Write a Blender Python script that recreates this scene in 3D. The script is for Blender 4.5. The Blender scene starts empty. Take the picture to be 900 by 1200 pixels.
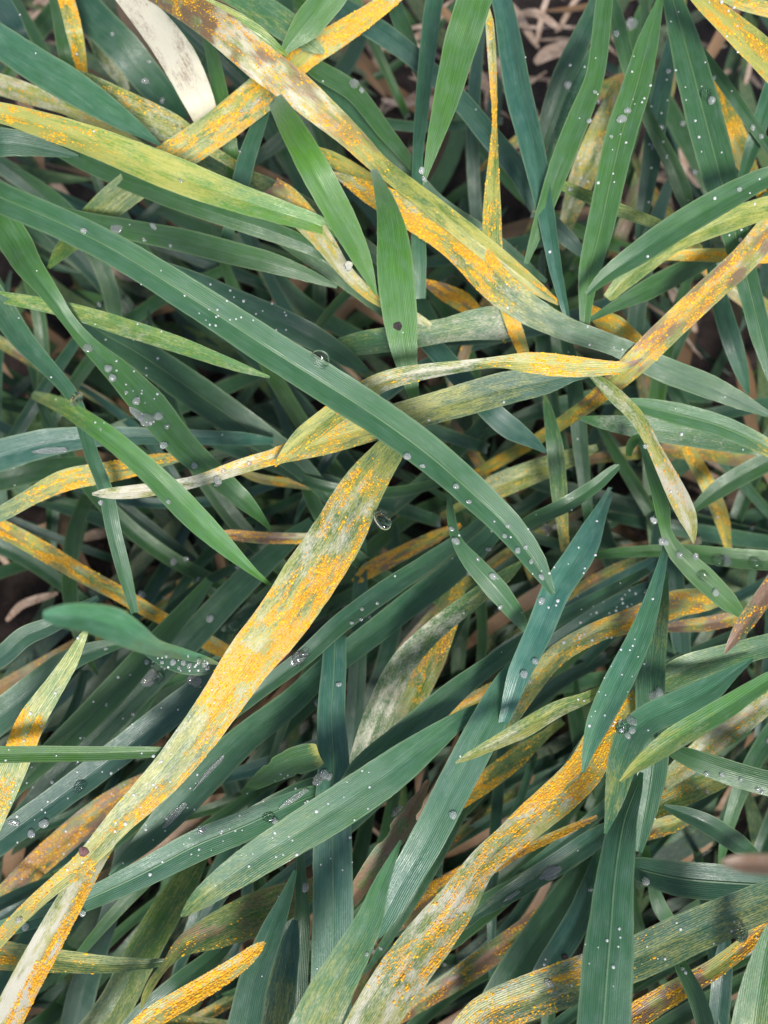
import bpy, math, random
import numpy as np
from mathutils import Vector, Matrix
from mathutils.bvhtree import BVHTree

SC = bpy.context.scene
COL = SC.collection
rng = random.Random(7)

# ------------------------------------------------------------------ camera
TILT = math.radians(12)            # the phone leans slightly away from straight down
FPX = 987.0                        # focal length in pixels of the 900 x 1200 photograph
CAM = Vector((0.0, -0.036, 0.430))
cam_d = bpy.data.cameras.new('camera')
cam = bpy.data.objects.new('camera', cam_d); COL.objects.link(cam)
cam.location = CAM
cam.rotation_euler = (TILT, 0, 0)
cam_d.sensor_fit = 'VERTICAL'; cam_d.sensor_height = 36.0
cam_d.lens = 36.0 * FPX / 1200.0
cam_d.clip_start = 0.01; cam_d.clip_end = 100.0
cam_d.dof.use_dof = True
cam_d.dof.focus_distance = 0.207
cam_d.dof.aperture_fstop = 14.0
SC.camera = cam

# ------------------------------------------------------------------ light: bright overcast
SUN_EL, SUN_AZ = math.radians(52), math.radians(168)
w = bpy.data.worlds.new('World'); SC.world = w; w.use_nodes = True
nt = w.node_tree; nt.nodes.clear()
sky = nt.nodes.new('ShaderNodeTexSky'); sky.sky_type = 'NISHITA'; sky.sun_disc = False
sky.sun_elevation = SUN_EL; sky.sun_rotation = SUN_AZ
hsv = nt.nodes.new('ShaderNodeHueSaturation'); hsv.inputs['Saturation'].default_value = 0.75
bg = nt.nodes.new('ShaderNodeBackground'); bg.inputs['Strength'].default_value = 0.06
wo = nt.nodes.new('ShaderNodeOutputWorld')
nt.links.new(sky.outputs[0], hsv.inputs['Color']); nt.links.new(hsv.outputs[0], bg.inputs['Color'])
nt.links.new(bg.outputs[0], wo.inputs['Surface'])
sun_d = bpy.data.lights.new('sun', 'SUN'); sun_d.energy = 1.7; sun_d.angle = math.radians(15)
sun_d.color = (1.0, 0.97, 0.92)
sun = bpy.data.objects.new('sun', sun_d); COL.objects.link(sun)
sun.rotation_euler = (math.radians(90) - SUN_EL, 0, -SUN_AZ + math.pi)
SC.view_settings.view_transform = 'Standard'; SC.view_settings.look = 'None'
SC.view_settings.exposure = 1.44; SC.view_settings.gamma = 1.0
SC.cycles.max_bounces = 10; SC.cycles.transmission_bounces = 8; SC.cycles.diffuse_bounces = 1
SC.cycles.caustics_refractive = True; SC.cycles.caustics_reflective = False
SC.cycles.use_denoising = True

# ------------------------------------------------------------------ geometry of the view
CR, SR = math.cos(TILT), math.sin(TILT)
AX_UP = Vector((0, -SR, CR))                       # from the plants back to the phone
def at(px, py, h):
    """point of the view ray through photo pixel (px,py) at h millimetres above the soil"""
    dx, dy, dz = (px - 450) / FPX, (600 - py) / FPX, -1.0
    d = Vector((dx, dy * CR - dz * SR, dy * SR + dz * CR))
    s = (h / 1000.0 - CAM.z) / d.z
    return CAM + d * s
def depth(p):
    return -(p - CAM).dot(AX_UP)
def proj(p):
    q = p - CAM; z = depth(p)
    return 450 + q.x / z * FPX, 600 - (q.y * CR + q.z * SR) / z * FPX

def deep(h):
    """traced heights (0 soil .. 190 nearest tip) to millimetres above the soil"""
    if h > 150: h = 150 + (h - 150) * 1.8
    return h + 100 if h >= 105 else max(205 - (105 - h) * 2.3, 2)

# ------------------------------------------------------------------ noise in numpy
def _hash(ix, iy, s):
    n = (ix.astype(np.int64) * 374761393 + iy.astype(np.int64) * 668265263 + int(s) * 1442695041) & 0xffffffff
    n = ((n ^ (n >> 13)) * 1274126177) & 0xffffffff
    n = n ^ (n >> 16)
    return (n & 0xffff) / 65535.0
def vn(x, y, s=0):
    x = np.asarray(x, float); y = np.asarray(y, float)
    ix, iy = np.floor(x), np.floor(y); fx, fy = x - ix, y - iy
    fx = fx * fx * (3 - 2 * fx); fy = fy * fy * (3 - 2 * fy)
    a, b, c, d = _hash(ix, iy, s), _hash(ix + 1, iy, s), _hash(ix, iy + 1, s), _hash(ix + 1, iy + 1, s)
    return (a * (1 - fx) + b * fx) * (1 - fy) + (c * (1 - fx) + d * fx) * fy
def fbm(x, y, s=0):
    return 0.55 * vn(x, y, s) + 0.3 * vn(x * 2.1, y * 2.1, s + 5) + 0.15 * vn(x * 4.3, y * 4.3, s + 9)
def sst(a, b, x):
    t = np.clip((x - a) / (b - a), 0, 1); return t * t * (3 - 2 * t)

# ------------------------------------------------------------------ materials
class N:
    def __init__(s, m):
        s.t = m.node_tree; s.t.nodes.clear()
    def n(s, k, **kw):
        o = s.t.nodes.new(k)
        for a, b in kw.items(): setattr(o, a, b)
        return o
    def l(s, a, b): s.t.links.new(a, b)
    def m(s, op, a, b=None, c=None, clamp=False):
        o = s.n('ShaderNodeMath', operation=op); o.use_clamp = clamp
        for i, v in enumerate((a, b, c)):
            if v is None: continue
            if isinstance(v, (int, float)): o.inputs[i].default_value = v
            else: s.l(v, o.inputs[i])
        return o.outputs[0]
    def mix(s, f, a, b, mode='MIX'):
        o = s.n('ShaderNodeMix', data_type='RGBA', blend_type=mode)
        for i, v in ((0, f), (6, a), (7, b)):
            if isinstance(v, (int, float)): o.inputs[i].default_value = v
            elif isinstance(v, tuple): o.inputs[i].default_value = (*v, 1)
            else: s.l(v, o.inputs[i])
        return o.outputs[2]
    def ramp(s, x, a, b, lo=0.0, hi=1.0):
        o = s.n('ShaderNodeMapRange', interpolation_type='SMOOTHSTEP')
        for i, v in enumerate((x, a, b, lo, hi)):
            if isinstance(v, (int, float)): o.inputs[i].default_value = v
            else: s.l(v, o.inputs[i])
        return o.outputs[0]
    def noise(s, vec, scale, detail=2, rough=0.5):
        o = s.n('ShaderNodeTexNoise'); o.inputs['Scale'].default_value = scale
        o.inputs['Detail'].default_value = detail; o.inputs['Roughness'].default_value = rough
        s.l(vec, o.inputs['Vector']); return o.outputs[0]

def leaf_material():
    m = bpy.data.materials.new('wheat_leaf_surface'); m.use_nodes = True
    g = N(m)
    uv = g.n('ShaderNodeUVMap', uv_map='mm').outputs[0]      # millimetres: x across, y along
    A = g.n('ShaderNodeAttribute', attribute_name='wear'); B = g.n('ShaderNodeAttribute', attribute_name='kind_of_green')
    sa = g.n('ShaderNodeSeparateColor'); g.l(A.outputs['Color'], sa.inputs[0])
    sb = g.n('ShaderNodeSeparateColor'); g.l(B.outputs['Color'], sb.inputs[0])
    rust, yel, pale, brown = sa.outputs[0], sa.outputs[1], sa.outputs[2], A.outputs['Alpha']
    hue, val, edge = sb.outputs[0], sb.outputs[1], sb.outputs[2]
    sx = g.n('ShaderNodeSeparateXYZ'); g.l(uv, sx.inputs[0]); U, V = sx.outputs[0], sx.outputs[1]
    def vec(ku, kv, off):
        c = g.n('ShaderNodeCombineXYZ'); g.l(g.m('MULTIPLY', U, ku), c.inputs[0]); g.l(g.m('MULTIPLY', V, kv), c.inputs[1])
        c.inputs[2].default_value = off; return c.outputs[0]
    streak = g.noise(vec(2.2, 0.10, 0), 1.0, 3)
    streak2 = g.noise(vec(1.9, 0.22, 7), 1.0, 3, .6)
    fine = g.noise(vec(4.0, 1.0, 3), 1.0, 2, .6)
    blot = g.noise(vec(0.35, 0.22, 11), 1.0, 3)
    vwob = g.m('MULTIPLY', g.noise(vec(1.1, .02, 9), 1.0, 1), 5.0)
    vein = g.m('SINE', g.m('ADD', vwob, g.m('MULTIPLY', U, 2 * math.pi / 0.44)))
    vein01 = g.m('MULTIPLY_ADD', vein, 0.5, 0.5)
    green = g.mix(hue, (0.020, 0.071, 0.049), (0.068, 0.180, 0.010))
    green = g.mix(g.ramp(streak, .3, .7), green, g.mix(1.0, green, (1.35, 1.30, 1.35), 'MULTIPLY'))
    wax = g.noise(vec(.9, .16, 15), 1.0, 3, .6)
    green = g.mix(g.ramp(blot, .35, .72), green, g.mix(0.18, green, (0.080, 0.165, 0.125)))
    green = g.mix(g.m('MULTIPLY', g.ramp(wax, .5, .78), .4), green, g.mix(0.6, green, (0.15, 0.22, 0.19)))
    green = g.mix(g.m('MULTIPLY', vein01, .42), green, g.mix(1.0, green, (1.7, 1.55, 1.6), 'MULTIPLY'))
    vs = g.n('ShaderNodeCombineColor')
    for i in range(3): g.l(g.m('MULTIPLY', val, 1.0), vs.inputs[i])
    green = g.mix(1.0, green, vs.outputs[0], 'MULTIPLY')
    # chlorosis: starts as lines between the veins, then closes to a yellow sheet
    def mask(k, n, wdt=.28):
        t = g.m('SUBTRACT', 1.0, k)
        return g.m('MULTIPLY', g.ramp(g.m('SUBTRACT', n, g.m('MULTIPLY_ADD', t, .50, .24)), -wdt / 2, wdt / 2), g.ramp(k, 0.0, .25))
    yn = g.m('ADD', g.m('MULTIPLY', streak2, .55), g.m('MULTIPLY', fine, .45))
    ym = g.m('MULTIPLY', mask(yel, yn, .42), .84)
    yc = g.mix(streak, (0.40, 0.42, 0.08), (0.68, 0.58, 0.16))
    c = g.mix(ym, green, yc)
    pm = mask(pale, g.m('ADD', g.m('MULTIPLY', fine, .5), g.m('MULTIPLY', blot, .5)), .42)
    pc = g.mix(streak2, (0.64, 0.60, 0.42), (0.82, 0.76, 0.66))
    c = g.mix(pm, c, pc)
    bm = mask(brown, g.m('ADD', g.m('MULTIPLY', streak2, .5), g.m('MULTIPLY', fine, .5)), .36)
    bc = g.mix(fine, (0.13, 0.070, 0.040), (0.40, 0.25, 0.16))
    c = g.mix(bm, c, bc)
    speck = g.noise(vec(4.5, 2.6, 5), 1.0, 1, .5)
    rm = g.m('MULTIPLY', mask(g.m('MULTIPLY', rust, .85), g.m('ADD', g.m('MULTIPLY', speck, .75), g.m('MULTIPLY', streak2, .25)), .26), .62)
    rc = g.mix(fine, (0.74, 0.27, 0.010), (0.92, 0.48, 0.03))
    c = g.mix(rm, c, rc)
    c = g.mix(g.m('MULTIPLY', edge, .45), c, g.mix(.5, c, (0.42, 0.50, 0.25)))
    # relief
    hgt = g.m('ADD', g.m('MULTIPLY', vein, 0.032), g.m('MULTIPLY', fine, .09))
    hgt = g.m('ADD', hgt, g.m('MULTIPLY', rm, .12))
    bump = g.n('ShaderNodeBump'); bump.inputs['Strength'].default_value = 0.55; bump.inputs['Distance'].default_value = 0.001
    g.l(hgt, bump.inputs['Height'])
    p = g.n('ShaderNodeBsdfPrincipled'); g.l(c, p.inputs['Base Color'])
    g.l(g.ramp(blot, .3, .7, .33, .52), p.inputs['Roughness']); p.inputs['Specular IOR Level'].default_value = 0.7
    g.l(bump.outputs[0], p.inputs['Normal'])
    p.inputs['Sheen Weight'].default_value = 0.22; p.inputs['Sheen Roughness'].default_value = 0.35; p.inputs['Sheen Tint'].default_value = (.85, .95, 1, 1)
    tr = g.n('ShaderNodeBsdfTranslucent'); g.l(g.mix(1.0, c, (1.25, 1.35, .65), 'MULTIPLY'), tr.inputs['Color'])
    ms = g.n('ShaderNodeMixShader'); ms.inputs[0].default_value = 0.22
    g.l(p.outputs[0], ms.inputs[1]); g.l(tr.outputs[0], ms.inputs[2])
    out = g.n('ShaderNodeOutputMaterial'); g.l(ms.outputs[0], out.inputs[0])
    return m

def rust_material():
    m = bpy.data.materials.new('rust_spores'); m.use_nodes = True; g = N(m)
    a = g.n('ShaderNodeAttribute', attribute_name='tone')
    c = g.mix(a.outputs['Fac'], (0.76, 0.27, 0.010), (0.98, 0.60, 0.035))
    p = g.n('ShaderNodeBsdfPrincipled'); g.l(c, p.inputs['Base Color']); p.inputs['Roughness'].default_value = .75
    p.inputs['Specular IOR Level'].default_value = .2
    out = g.n('ShaderNodeOutputMaterial'); g.l(p.outputs[0], out.inputs[0]); return m

def plain(name, c0, c1, scale, rough=.8, bump=.3, spec=.3):
    m = bpy.data.materials.new(name); m.use_nodes = True; g = N(m)
    tc = g.n('ShaderNodeTexCoord').outputs['Object']
    n1 = g.noise(tc, scale, 5, .65); n2 = g.noise(tc, scale * 7, 3, .6)
    c = g.mix(g.ramp(g.m('ADD', g.m('MULTIPLY', n1, .6), g.m('MULTIPLY', n2, .4)), .33, .66), c0, c1)
    b = g.n('ShaderNodeBump'); b.inputs['Strength'].default_value = bump; b.inputs['Distance'].default_value = .002; g.l(n2, b.inputs['Height'])
    p = g.n('ShaderNodeBsdfPrincipled'); g.l(c, p.inputs['Base Color']); p.inputs['Roughness'].default_value = rough
    p.inputs['Specular IOR Level'].default_value = spec; g.l(b.outputs[0], p.inputs['Normal'])
    out = g.n('ShaderNodeOutputMaterial'); g.l(p.outputs[0], out.inputs[0]); return m

def water_material(name='clear_water', tr=1.0, ro=.02):
    m = bpy.data.materials.new(name); m.use_nodes = True; g = N(m)
    p = g.n('ShaderNodeBsdfPrincipled'); p.inputs['Base Color'].default_value = (1, 1, 1, 1)
    p.inputs['Roughness'].default_value = ro; p.inputs['IOR'].default_value = 1.33; p.inputs['Transmission Weight'].default_value = tr
    out = g.n('ShaderNodeOutputMaterial'); g.l(p.outputs[0], out.inputs[0]); return m

M_LEAF = leaf_material(); M_RUST = rust_material(); M_WATER = water_material(); M_GLINT_DEW = water_material('glint_white_dew', .45, .12); M_BEAD = water_material('glint_white_bead', .80, .04); M_FILM = water_material('water_film', .88, .05)  # partly opaque white in dew, bead and film water paints in sky glints
M_SOIL = plain('moist_soil', (0.012, 0.008, 0.007), (0.055, 0.036, 0.031), 90, .75, .8, .35)
M_STRAW = plain('dead_straw', (0.20, 0.125, 0.085), (0.54, 0.41, 0.32), 160, .7, .3)
M_SPOT = plain('dark_lesion', (0.012, 0.010, 0.012), (0.06, 0.04, 0.04), 900, .6, .3)
M_SPOTB = plain('brown_lesion', (0.05, 0.02, 0.02), (0.26, 0.13, 0.12), 900, .6, .3)

# ------------------------------------------------------------------ mesh helper
def grid_mesh(name, P, uvs=None, attrs=None, mat=None, smooth=True):
    """P: (n, m, 3) array of points"""
    n, m = P.shape[:2]
    me = bpy.data.meshes.new(name)
    idx = np.arange(n * m).reshape(n, m)
    q = np.stack([idx[:-1, :-1], idx[:-1, 1:], idx[1:, 1:], idx[1:, :-1]], -1).reshape(-1, 4)
    fill_mesh(me, P.reshape(-1, 3), q, smooth)
    if uvs is not None:
        L = me.uv_layers.new(name='mm'); L.data.foreach_set('uv', uvs.reshape(-1, 2)[q.reshape(-1)].astype(np.float32).reshape(-1))
    for k, a in (attrs or {}).items():
        at_ = me.attributes.new(k, 'FLOAT_COLOR', 'POINT'); at_.data.foreach_set('color', a.reshape(-1).astype(np.float32))
    if mat: me.materials.append(mat)
    return me
def fill_mesh(me, V, F, smooth=True):
    k = F.shape[1]
    me.vertices.add(len(V)); me.vertices.foreach_set('co', V.astype(np.float32).reshape(-1))
    me.loops.add(F.size); me.loops.foreach_set('vertex_index', F.reshape(-1).astype(np.int32))
    me.polygons.add(len(F)); me.polygons.foreach_set('loop_start', np.arange(0, F.size, k, dtype=np.int32))
    me.update(calc_edges=True); me.validate()
    if smooth: me.polygons.foreach_set('use_smooth', np.ones(len(me.polygons), bool))
def tag(o, label=None, cat=None, group=None, kind=None):
    if label: o['label'] = label
    if cat: o['category'] = cat
    if group: o['group'] = group
    if kind: o['kind'] = kind
    return o

# ------------------------------------------------------------------ a leaf blade
LEAVES = []
def catmull(K, ts):
    K = np.asarray(K, float); n = len(K)
    Kp = np.vstack([2 * K[0] - K[1], K, 2 * K[-1] - K[-2]])
    i = np.clip(np.floor(ts).astype(int), 0, n - 2); f = (ts - i)[:, None]
    a, b, c, d = Kp[i], Kp[i + 1], Kp[i + 2], Kp[i + 3]
    return .5 * (2 * b + (c - a) * f + (2 * a - 5 * b + 4 * c - d) * f ** 2 + (3 * b - a - 3 * c + d) * f ** 3)

def leaf(label, pts, h=100, hue=.2, k=None, fold=.25, tilt=0, val=1.0, cols=12, side=0, root=True,
         name='wheat_leaf', group=None, curl=0.0, pust=1.0, step=5.0, rag=0.0, rib=0):
    """pts 'x,y,w x,y,w ...' in photo pixels; h (mm) one value or a list; k = [(t, rust, yellow, pale, brown), ...]"""
    seed = len(LEAVES) + 11
    R = random.Random(seed)
    hue = min(1, max(0, hue + R.uniform(-.10, .16))); val = val * R.uniform(.88, 1.12)
    if isinstance(pts, str): pts = [tuple(float(v) for v in p.split(',')) for p in pts.split()]
    n = len(pts)
    hs = [h] * n if isinstance(h, (int, float)) else list(np.interp(np.linspace(0, 1, n), np.linspace(0, 1, len(h)), h))
    tl = [tilt] * n if isinstance(tilt, (int, float)) else list(np.interp(np.linspace(0, 1, n), np.linspace(0, 1, len(tilt)), tilt))
    K = []
    for (x, y, wd), hh, ti in zip(pts, hs, tl):
        p = at(x, y, deep(hh)); mpp = depth(p) / FPX * (.94 if hh >= 114 else .87)
        K.append((p.x, p.y, p.z, wd * mpp / max(.45, math.cos(math.radians(ti))), math.radians(ti)))
    K = np.array(K)
    seg = np.linalg.norm(np.diff(K[:, :3], axis=0), axis=1); tot = seg.sum()
    mmstep = step * 0.0002
    ns = max(10, int(tot / mmstep))
    cum = np.concatenate([[0], np.cumsum(seg)])
    s = np.linspace(0, tot, ns); ts = np.interp(s, cum, np.arange(n))
    C = catmull(K, ts)
    # a blade is springy: it cannot wobble at the scale of the traced points
    kw = max(3, int(ns * .5 / (n - 1))) | 1
    def smooth(a):
        for _ in range(3):
            pad = np.concatenate([2 * a[0] - a[1:kw // 2 + 1][::-1], a, 2 * a[-1] - a[-kw // 2:-1][::-1]])
            a = np.convolve(pad, np.ones(kw) / kw, 'valid')[:ns]
        return a
    for c_ in range(3): C[:, c_] = smooth(C[:, c_])
    wl_ = C[:, 3].copy(); C[:, 3] = .35 * wl_ + .65 * smooth(wl_)
    # smooth the width with a shape preserving blend
    C[:, 3] = np.maximum(.5 * C[:, 3] + .5 * np.interp(ts, np.arange(n), K[:, 3]), .00015)
    tpar = s / tot
    # a base that runs down to the soil, from the wide end
    if root:
        w0, w1 = pts[0][2], pts[-1][2]
        end = 1 if w1 >= w0 else 0
        if max(w0, w1) > 9:
            if end == 0: C = C[::-1]; tpar = tpar[::-1]
            P0 = Vector(C[-1, :3]); T = Vector(C[-1, :3] - C[-4, :3]).normalized()
            away = (P0 - CAM).normalized()
            x0, y0 = proj(P0); inside = -5 < x0 < 905 and -5 < y0 < 1205
            ext = []; p = P0.copy(); d = T.copy(); st = .0025; j = 0
            while p.z > -.002 and j < 90:
                d = (d * (.82 if inside else .9) + away * (.30 if inside else .10)).normalized(); p = p + d * st; j += 1
                ext.append((p.x, p.y, p.z, max(C[-1, 3] * (1 - j * .02), .0025), C[-1, 4]))
            if ext:
                e = np.array(ext); C = np.vstack([C, e]); tpar = np.concatenate([tpar, np.full(len(e), tpar[-1])])
            if end == 0: C = C[::-1]; tpar = tpar[::-1]
    ctr = C[:, :3].copy()
    T = np.gradient(ctr, axis=0); T /= np.linalg.norm(T, axis=1)[:, None] + 1e-12
    arc = np.concatenate([[0], np.cumsum(np.linalg.norm(np.diff(ctr, axis=0), axis=1))])
    up = np.array(CAM)[None] - ctr; up /= np.linalg.norm(up, axis=1)[:, None]
    S = np.cross(T, up); ln = np.linalg.norm(S, axis=1)[:, None]
    for i in range(1, len(S)):
        if ln[i] < .12: S[i] = S[i - 1]
        else: S[i] /= ln[i]
    if ln[0] >= .12: S[0] /= np.linalg.norm(S[0]) 
    for i in range(1, len(S)):
        if np.dot(S[i], S[i - 1]) < 0: S[i] = -S[i]
    if (S * np.cross(T, up)).sum() < 0: S = -S
    Nn = np.cross(S, T); Nn /= np.linalg.norm(Nn, axis=1)[:, None] + 1e-12
    flip = np.sign((Nn * up).sum(1).mean()) or 1; Nn *= flip
    ti = C[:, 4][:, None]
    S2 = S * np.cos(ti) + Nn * np.sin(ti); N2 = -S * np.sin(ti) + Nn * np.cos(ti)
    u = np.linspace(-1, 1, cols + 1)
    mm = arc * 1000
    hw = C[:, 3] / 2
    off = seed * 17.3
    wl = 1 + .03 * (vn(mm / 6, mm * 0 + 1, seed) - .5) + .02 * (vn(mm / 1.1, mm * 0, seed) - .5)
    wr = 1 + .03 * (vn(mm / 6, mm * 0 + 1, seed + 3) - .5) + .02 * (vn(mm / 1.1, mm * 0, seed + 4) - .5)
    if rag:
        wl = wl - rag * np.maximum(0, vn(mm / 2.2, mm * 0, seed + 8) - .55); wr = wr - rag * np.maximum(0, vn(mm / 1.7, mm * 0, seed + 9) - .55)
    sc_ = np.where(u[None] < 0, wl[:, None], wr[:, None])
    prof = fold * (np.sqrt(u ** 2 + .015) - .12) + curl * (u ** 2)
    # midrib: a real groove along the middle
    prof = prof - .035 * np.exp(-(u / .12) ** 2)
    ripple = .6 * (vn(mm[:, None] / 9 + 0 * u[None], u[None] * 1.2 + off + 0 * mm[:, None], seed) - .5) * .10
    P = ctr[:, None] + S2[:, None] * (u[None] * sc_ * hw[:, None])[..., None] + N2[:, None] * ((prof[None] + ripple) * hw[:, None])[..., None]
    U = np.broadcast_to(u[None], P.shape[:2]); MM = np.broadcast_to(mm[:, None], P.shape[:2]); TP = np.broadcast_to(tpar[:, None], P.shape[:2])
    umm = U * hw[:, None] * 1000
    kk = np.array([tuple(q) + (0,) * (6 - len(q)) for q in (k or [(0, 0, 0, 0, 0)])], float)
    def wear(TP, U, UM, MM):
        r, y, pl, br = (np.interp(TP, kk[:, 0], kk[:, i]) for i in (1, 2, 3, 4))
        cl = fbm(UM / 1.2 + off, MM / 6, seed); c2 = fbm(UM / 1.8 + off, MM / 9, seed + 21); c3 = fbm(UM / 1.2 + off, MM / 6, seed + 40)
        if side: r = r * sst(-.35, .45, U * side)
        if kk.shape[1] > 5:
            sd_ = np.interp(TP, kk[:, 0], kk[:, 5]); r = r * (1 - np.abs(sd_) + np.abs(sd_) * sst(-.3, .5, U * np.sign(sd_)))
        r = r * (.22 + 1.15 * sst(.36, .66, cl)); y = y * (.62 + .5 * sst(.3, .65, c2)); pl = pl * (.35 + .55 * sst(.35, .68, c3))
        br = br * (.4 + 1.1 * sst(.35, .65, fbm(UM / 2.5, MM / 6, seed + 60)))
        return [np.clip(v, 0, 1) for v in (r, y, pl, br)]
    wr_ = np.stack(wear(TP, U, umm, MM), -1)
    edge = np.clip((np.abs(U) - .86) / .14, 0, 1)
    kg = np.stack([np.clip(hue + .22 * (fbm(MM / 14, U * .8 + off, seed + 2) - .5), 0, 1), np.full(U.shape, val), edge, np.ones(U.shape)], -1)
    uvs = np.stack([umm + off, MM + off * 3], -1)
    me = grid_mesh(name, P, uvs, {'wear': wr_, 'kind_of_green': kg}, M_LEAF)
    o = bpy.data.objects.new(name, me)
    # origin at the blade's lowest end
    base = ctr[int(np.argmin(ctr[:, 2]))]
    me.transform(Matrix.Translation(-Vector(base))); o.location = base
    COL.objects.link(o)
    tag(o, label, 'leaf', group)
    rec = dict(o=o, label=label, P=P, N=N2, base=base, seed=seed)
    LEAVES.append(rec)
    if rib:
        q0, q1 = int(len(ctr) * .03), len(ctr) - 3
        a_ = np.linspace(0, math.pi, 6); mid = P[q0:q1, cols // 2]; rw = np.clip(hw[q0:q1] * .07, .00006, .00028)[:, None, None]
        RP = mid[:, None] + S2[q0:q1, None] * (np.cos(a_)[None, :, None] * rw) + N2[q0:q1, None] * (np.sin(a_)[None, :, None] * rw * .9)
        RU = np.stack([np.broadcast_to(np.cos(a_) * .2 + off, RP.shape[:2]), np.broadcast_to(mm[q0:q1, None], RP.shape[:2])], -1)
        RG = np.broadcast_to(np.array([min(1, hue + rib * .35), val * (1 + rib * .5), .6, 1]), RP.shape[:2] + (4,)).copy()
        rm_ = grid_mesh('midrib', RP - np.array(base), RU, {'wear': np.zeros(RP.shape[:2] + (4,)), 'kind_of_green': RG}, M_LEAF)
        ro = bpy.data.objects.new('midrib', rm_); COL.objects.link(ro); ro.parent = o
    # rust pustules: raised orange grains in rows between the veins
    if pust and kk[:, 1].max() > .15:
        area = float((C[:, 3][:-1] * np.diff(arc)).sum()) * 1e6
        cand = min(int(area * 5.0 * pust), 10000)
        G = np.random.default_rng(seed)
        ti_ = np.interp(G.random(cand), np.cumsum(C[:, 3]) / C[:, 3].sum(), np.arange(len(ctr)))
        uu = G.uniform(-.97, .97, cand)
        um = uu * np.interp(ti_, np.arange(len(ctr)), hw) * 1000
        um = (np.round(um / .62 - .5) + .5) * .62 + G.normal(0, .13, cand)
        hwi = np.interp(ti_, np.arange(len(ctr)), hw) * 1000
        uu = np.clip(um / hwi, -.98, .98)
        mi = np.interp(ti_, np.arange(len(ctr)), mm); tp = np.interp(ti_, np.arange(len(ctr)), tpar)
        r = wear(tp, uu, um, mi)[0]
        keep = G.random(cand) < np.clip((r - .12) * 1.25, 0, 1)
        if keep.sum() > 3:
            ti_, uu, r = ti_[keep], uu[keep], r[keep]
            build_pustules(o, P, N2, T, ti_, uu, base, G)
    return rec

_dome = None
def build_pustules(parent, P, N2, T, ti, uu, base, G):
    n, m = P.shape[:2]
    i = np.clip(ti.astype(int), 0, n - 2); f = (ti - i)[:, None]
    x = (uu + 1) / 2 * (m - 1); j = np.clip(x.astype(int), 0, m - 2); g = (x - j)[:, None]
    c = (P[i, j] * (1 - g) + P[i, j + 1] * g) * (1 - f) + (P[i + 1, j] * (1 - g) + P[i + 1, j + 1] * g) * f
    t = T[i]; nn = N2[i]; sd = np.cross(t, nn)
    q = len(ti)
    big = 1 + .7 * (G.random(q) < .15); ln = G.uniform(.12, .34, q) * 1e-3 * big; wd = G.uniform(.09, .18, q) * 1e-3 * big; ht = G.uniform(.05, .12, q) * 1e-3 * big
    a = np.linspace(0, 2 * math.pi, 6, endpoint=False)
    V = np.empty((q, 13, 3))
    for r_, (sc, zz) in enumerate(((1.0, -.15), (.72, .75))):
        for e in range(6):
            V[:, r_ * 6 + e] = c + t * (np.cos(a[e]) * ln * sc)[:, None] + sd * (np.sin(a[e]) * wd * sc)[:, None] + nn * (ht * zz)[:, None]
    V[:, 12] = c + nn * ht[:, None]
    F = []
    for e in range(6):
        b = (e + 1) % 6
        F += [(e, b, 6 + b), (e, 6 + b, 6 + e), (6 + e, 6 + b, 12)]
    F = np.array(F)[None] + (np.arange(q) * 13)[:, None, None]
    me = bpy.data.meshes.new('rust_pustules')
    fill_mesh(me, V.reshape(-1, 3) - np.array(base)[None], F.reshape(-1, 3))
    at_ = me.attributes.new('tone', 'FLOAT', 'POINT'); at_.data.foreach_set('value', np.repeat(G.random(q) ** .9, 13).astype(np.float32))
    me.materials.append(M_RUST)
    o = bpy.data.objects.new('rust_pustules', me); COL.objects.link(o); o.parent = parent
    tag(o, kind='stuff')

L = leaf
# ---- the big blades in front
Y0 = [(0, 0, .7, 0, 0), (.55, 0, .62, 0, 0), (.75, 0, .3, 0, 0), (1, 0, .25, .1, 0)]
L('long smooth green blade crossing from upper left to center right', '-40,212,38 0,231,38 71,261,38 142,297,39 230,352,42 320,411,45 400,461,47 450,494,45 503,533,44 560,583,40 600,622,35 628,660,27 648,696,6', [172, 156, 138, 133, 124], .22, fold=.55, tilt=[-10, 0, 6, 8], val=1.15, cols=16, curl=-.05, rib=.2)
L('broad rust-covered leaf running from center to lower left', '470,505,30 455,530,38 432,560,50 411,596,60 394,630,66 361,679,68 326,732,66 292,772,60 262,818,54 213,885,48 178,925,42 142,960,34 112,995,28 89,1018,24 53,1046,20 18,1080,19 -14,1115,18', [112, 121, 125, 124, 122, 120, 122, 126], .35, [(0, 0, .25, 0, 0), (.08, .1, .5, .1, 0), (.12, .6, .6, .3, 0, .5), (.2, .4, .55, .6, 0, .1), (.26, .65, .5, .5, 0, -.8), (.33, 1, .6, .3, 0, -.6), (.38, 1, .8, .3, 0, -.2), (.42, 1, 1, .4, 0, 0), (.55, 1, 1, .4, 0, -.2), (.58, .5, .6, .4, 0, -.9), (.66, .75, .55, .3, 0, -1), (.8, .5, .75, .2, 0, -.5), (.88, .35, .9, .2, .1), (1, .6, 1, .2, .2)], fold=.16, tilt=6, cols=18, pust=1.2)
L('half white, half orange leaf end in the lower left corner', '182,915,8 150,950,18 125,985,26 107,1012,30 82,1058,34 46,1122,38 18,1175,40 -6,1225,42', [114, 116, 120, 124, 128], .45, [(0, .5, .7, .2, 0), (.35, .6, .9, .5, .1), (.6, .95, .75, .95, 0), (1, .9, .8, 1, .1)], fold=.2, tilt=-10, side=-1, cols=14, pust=1.4)
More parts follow.
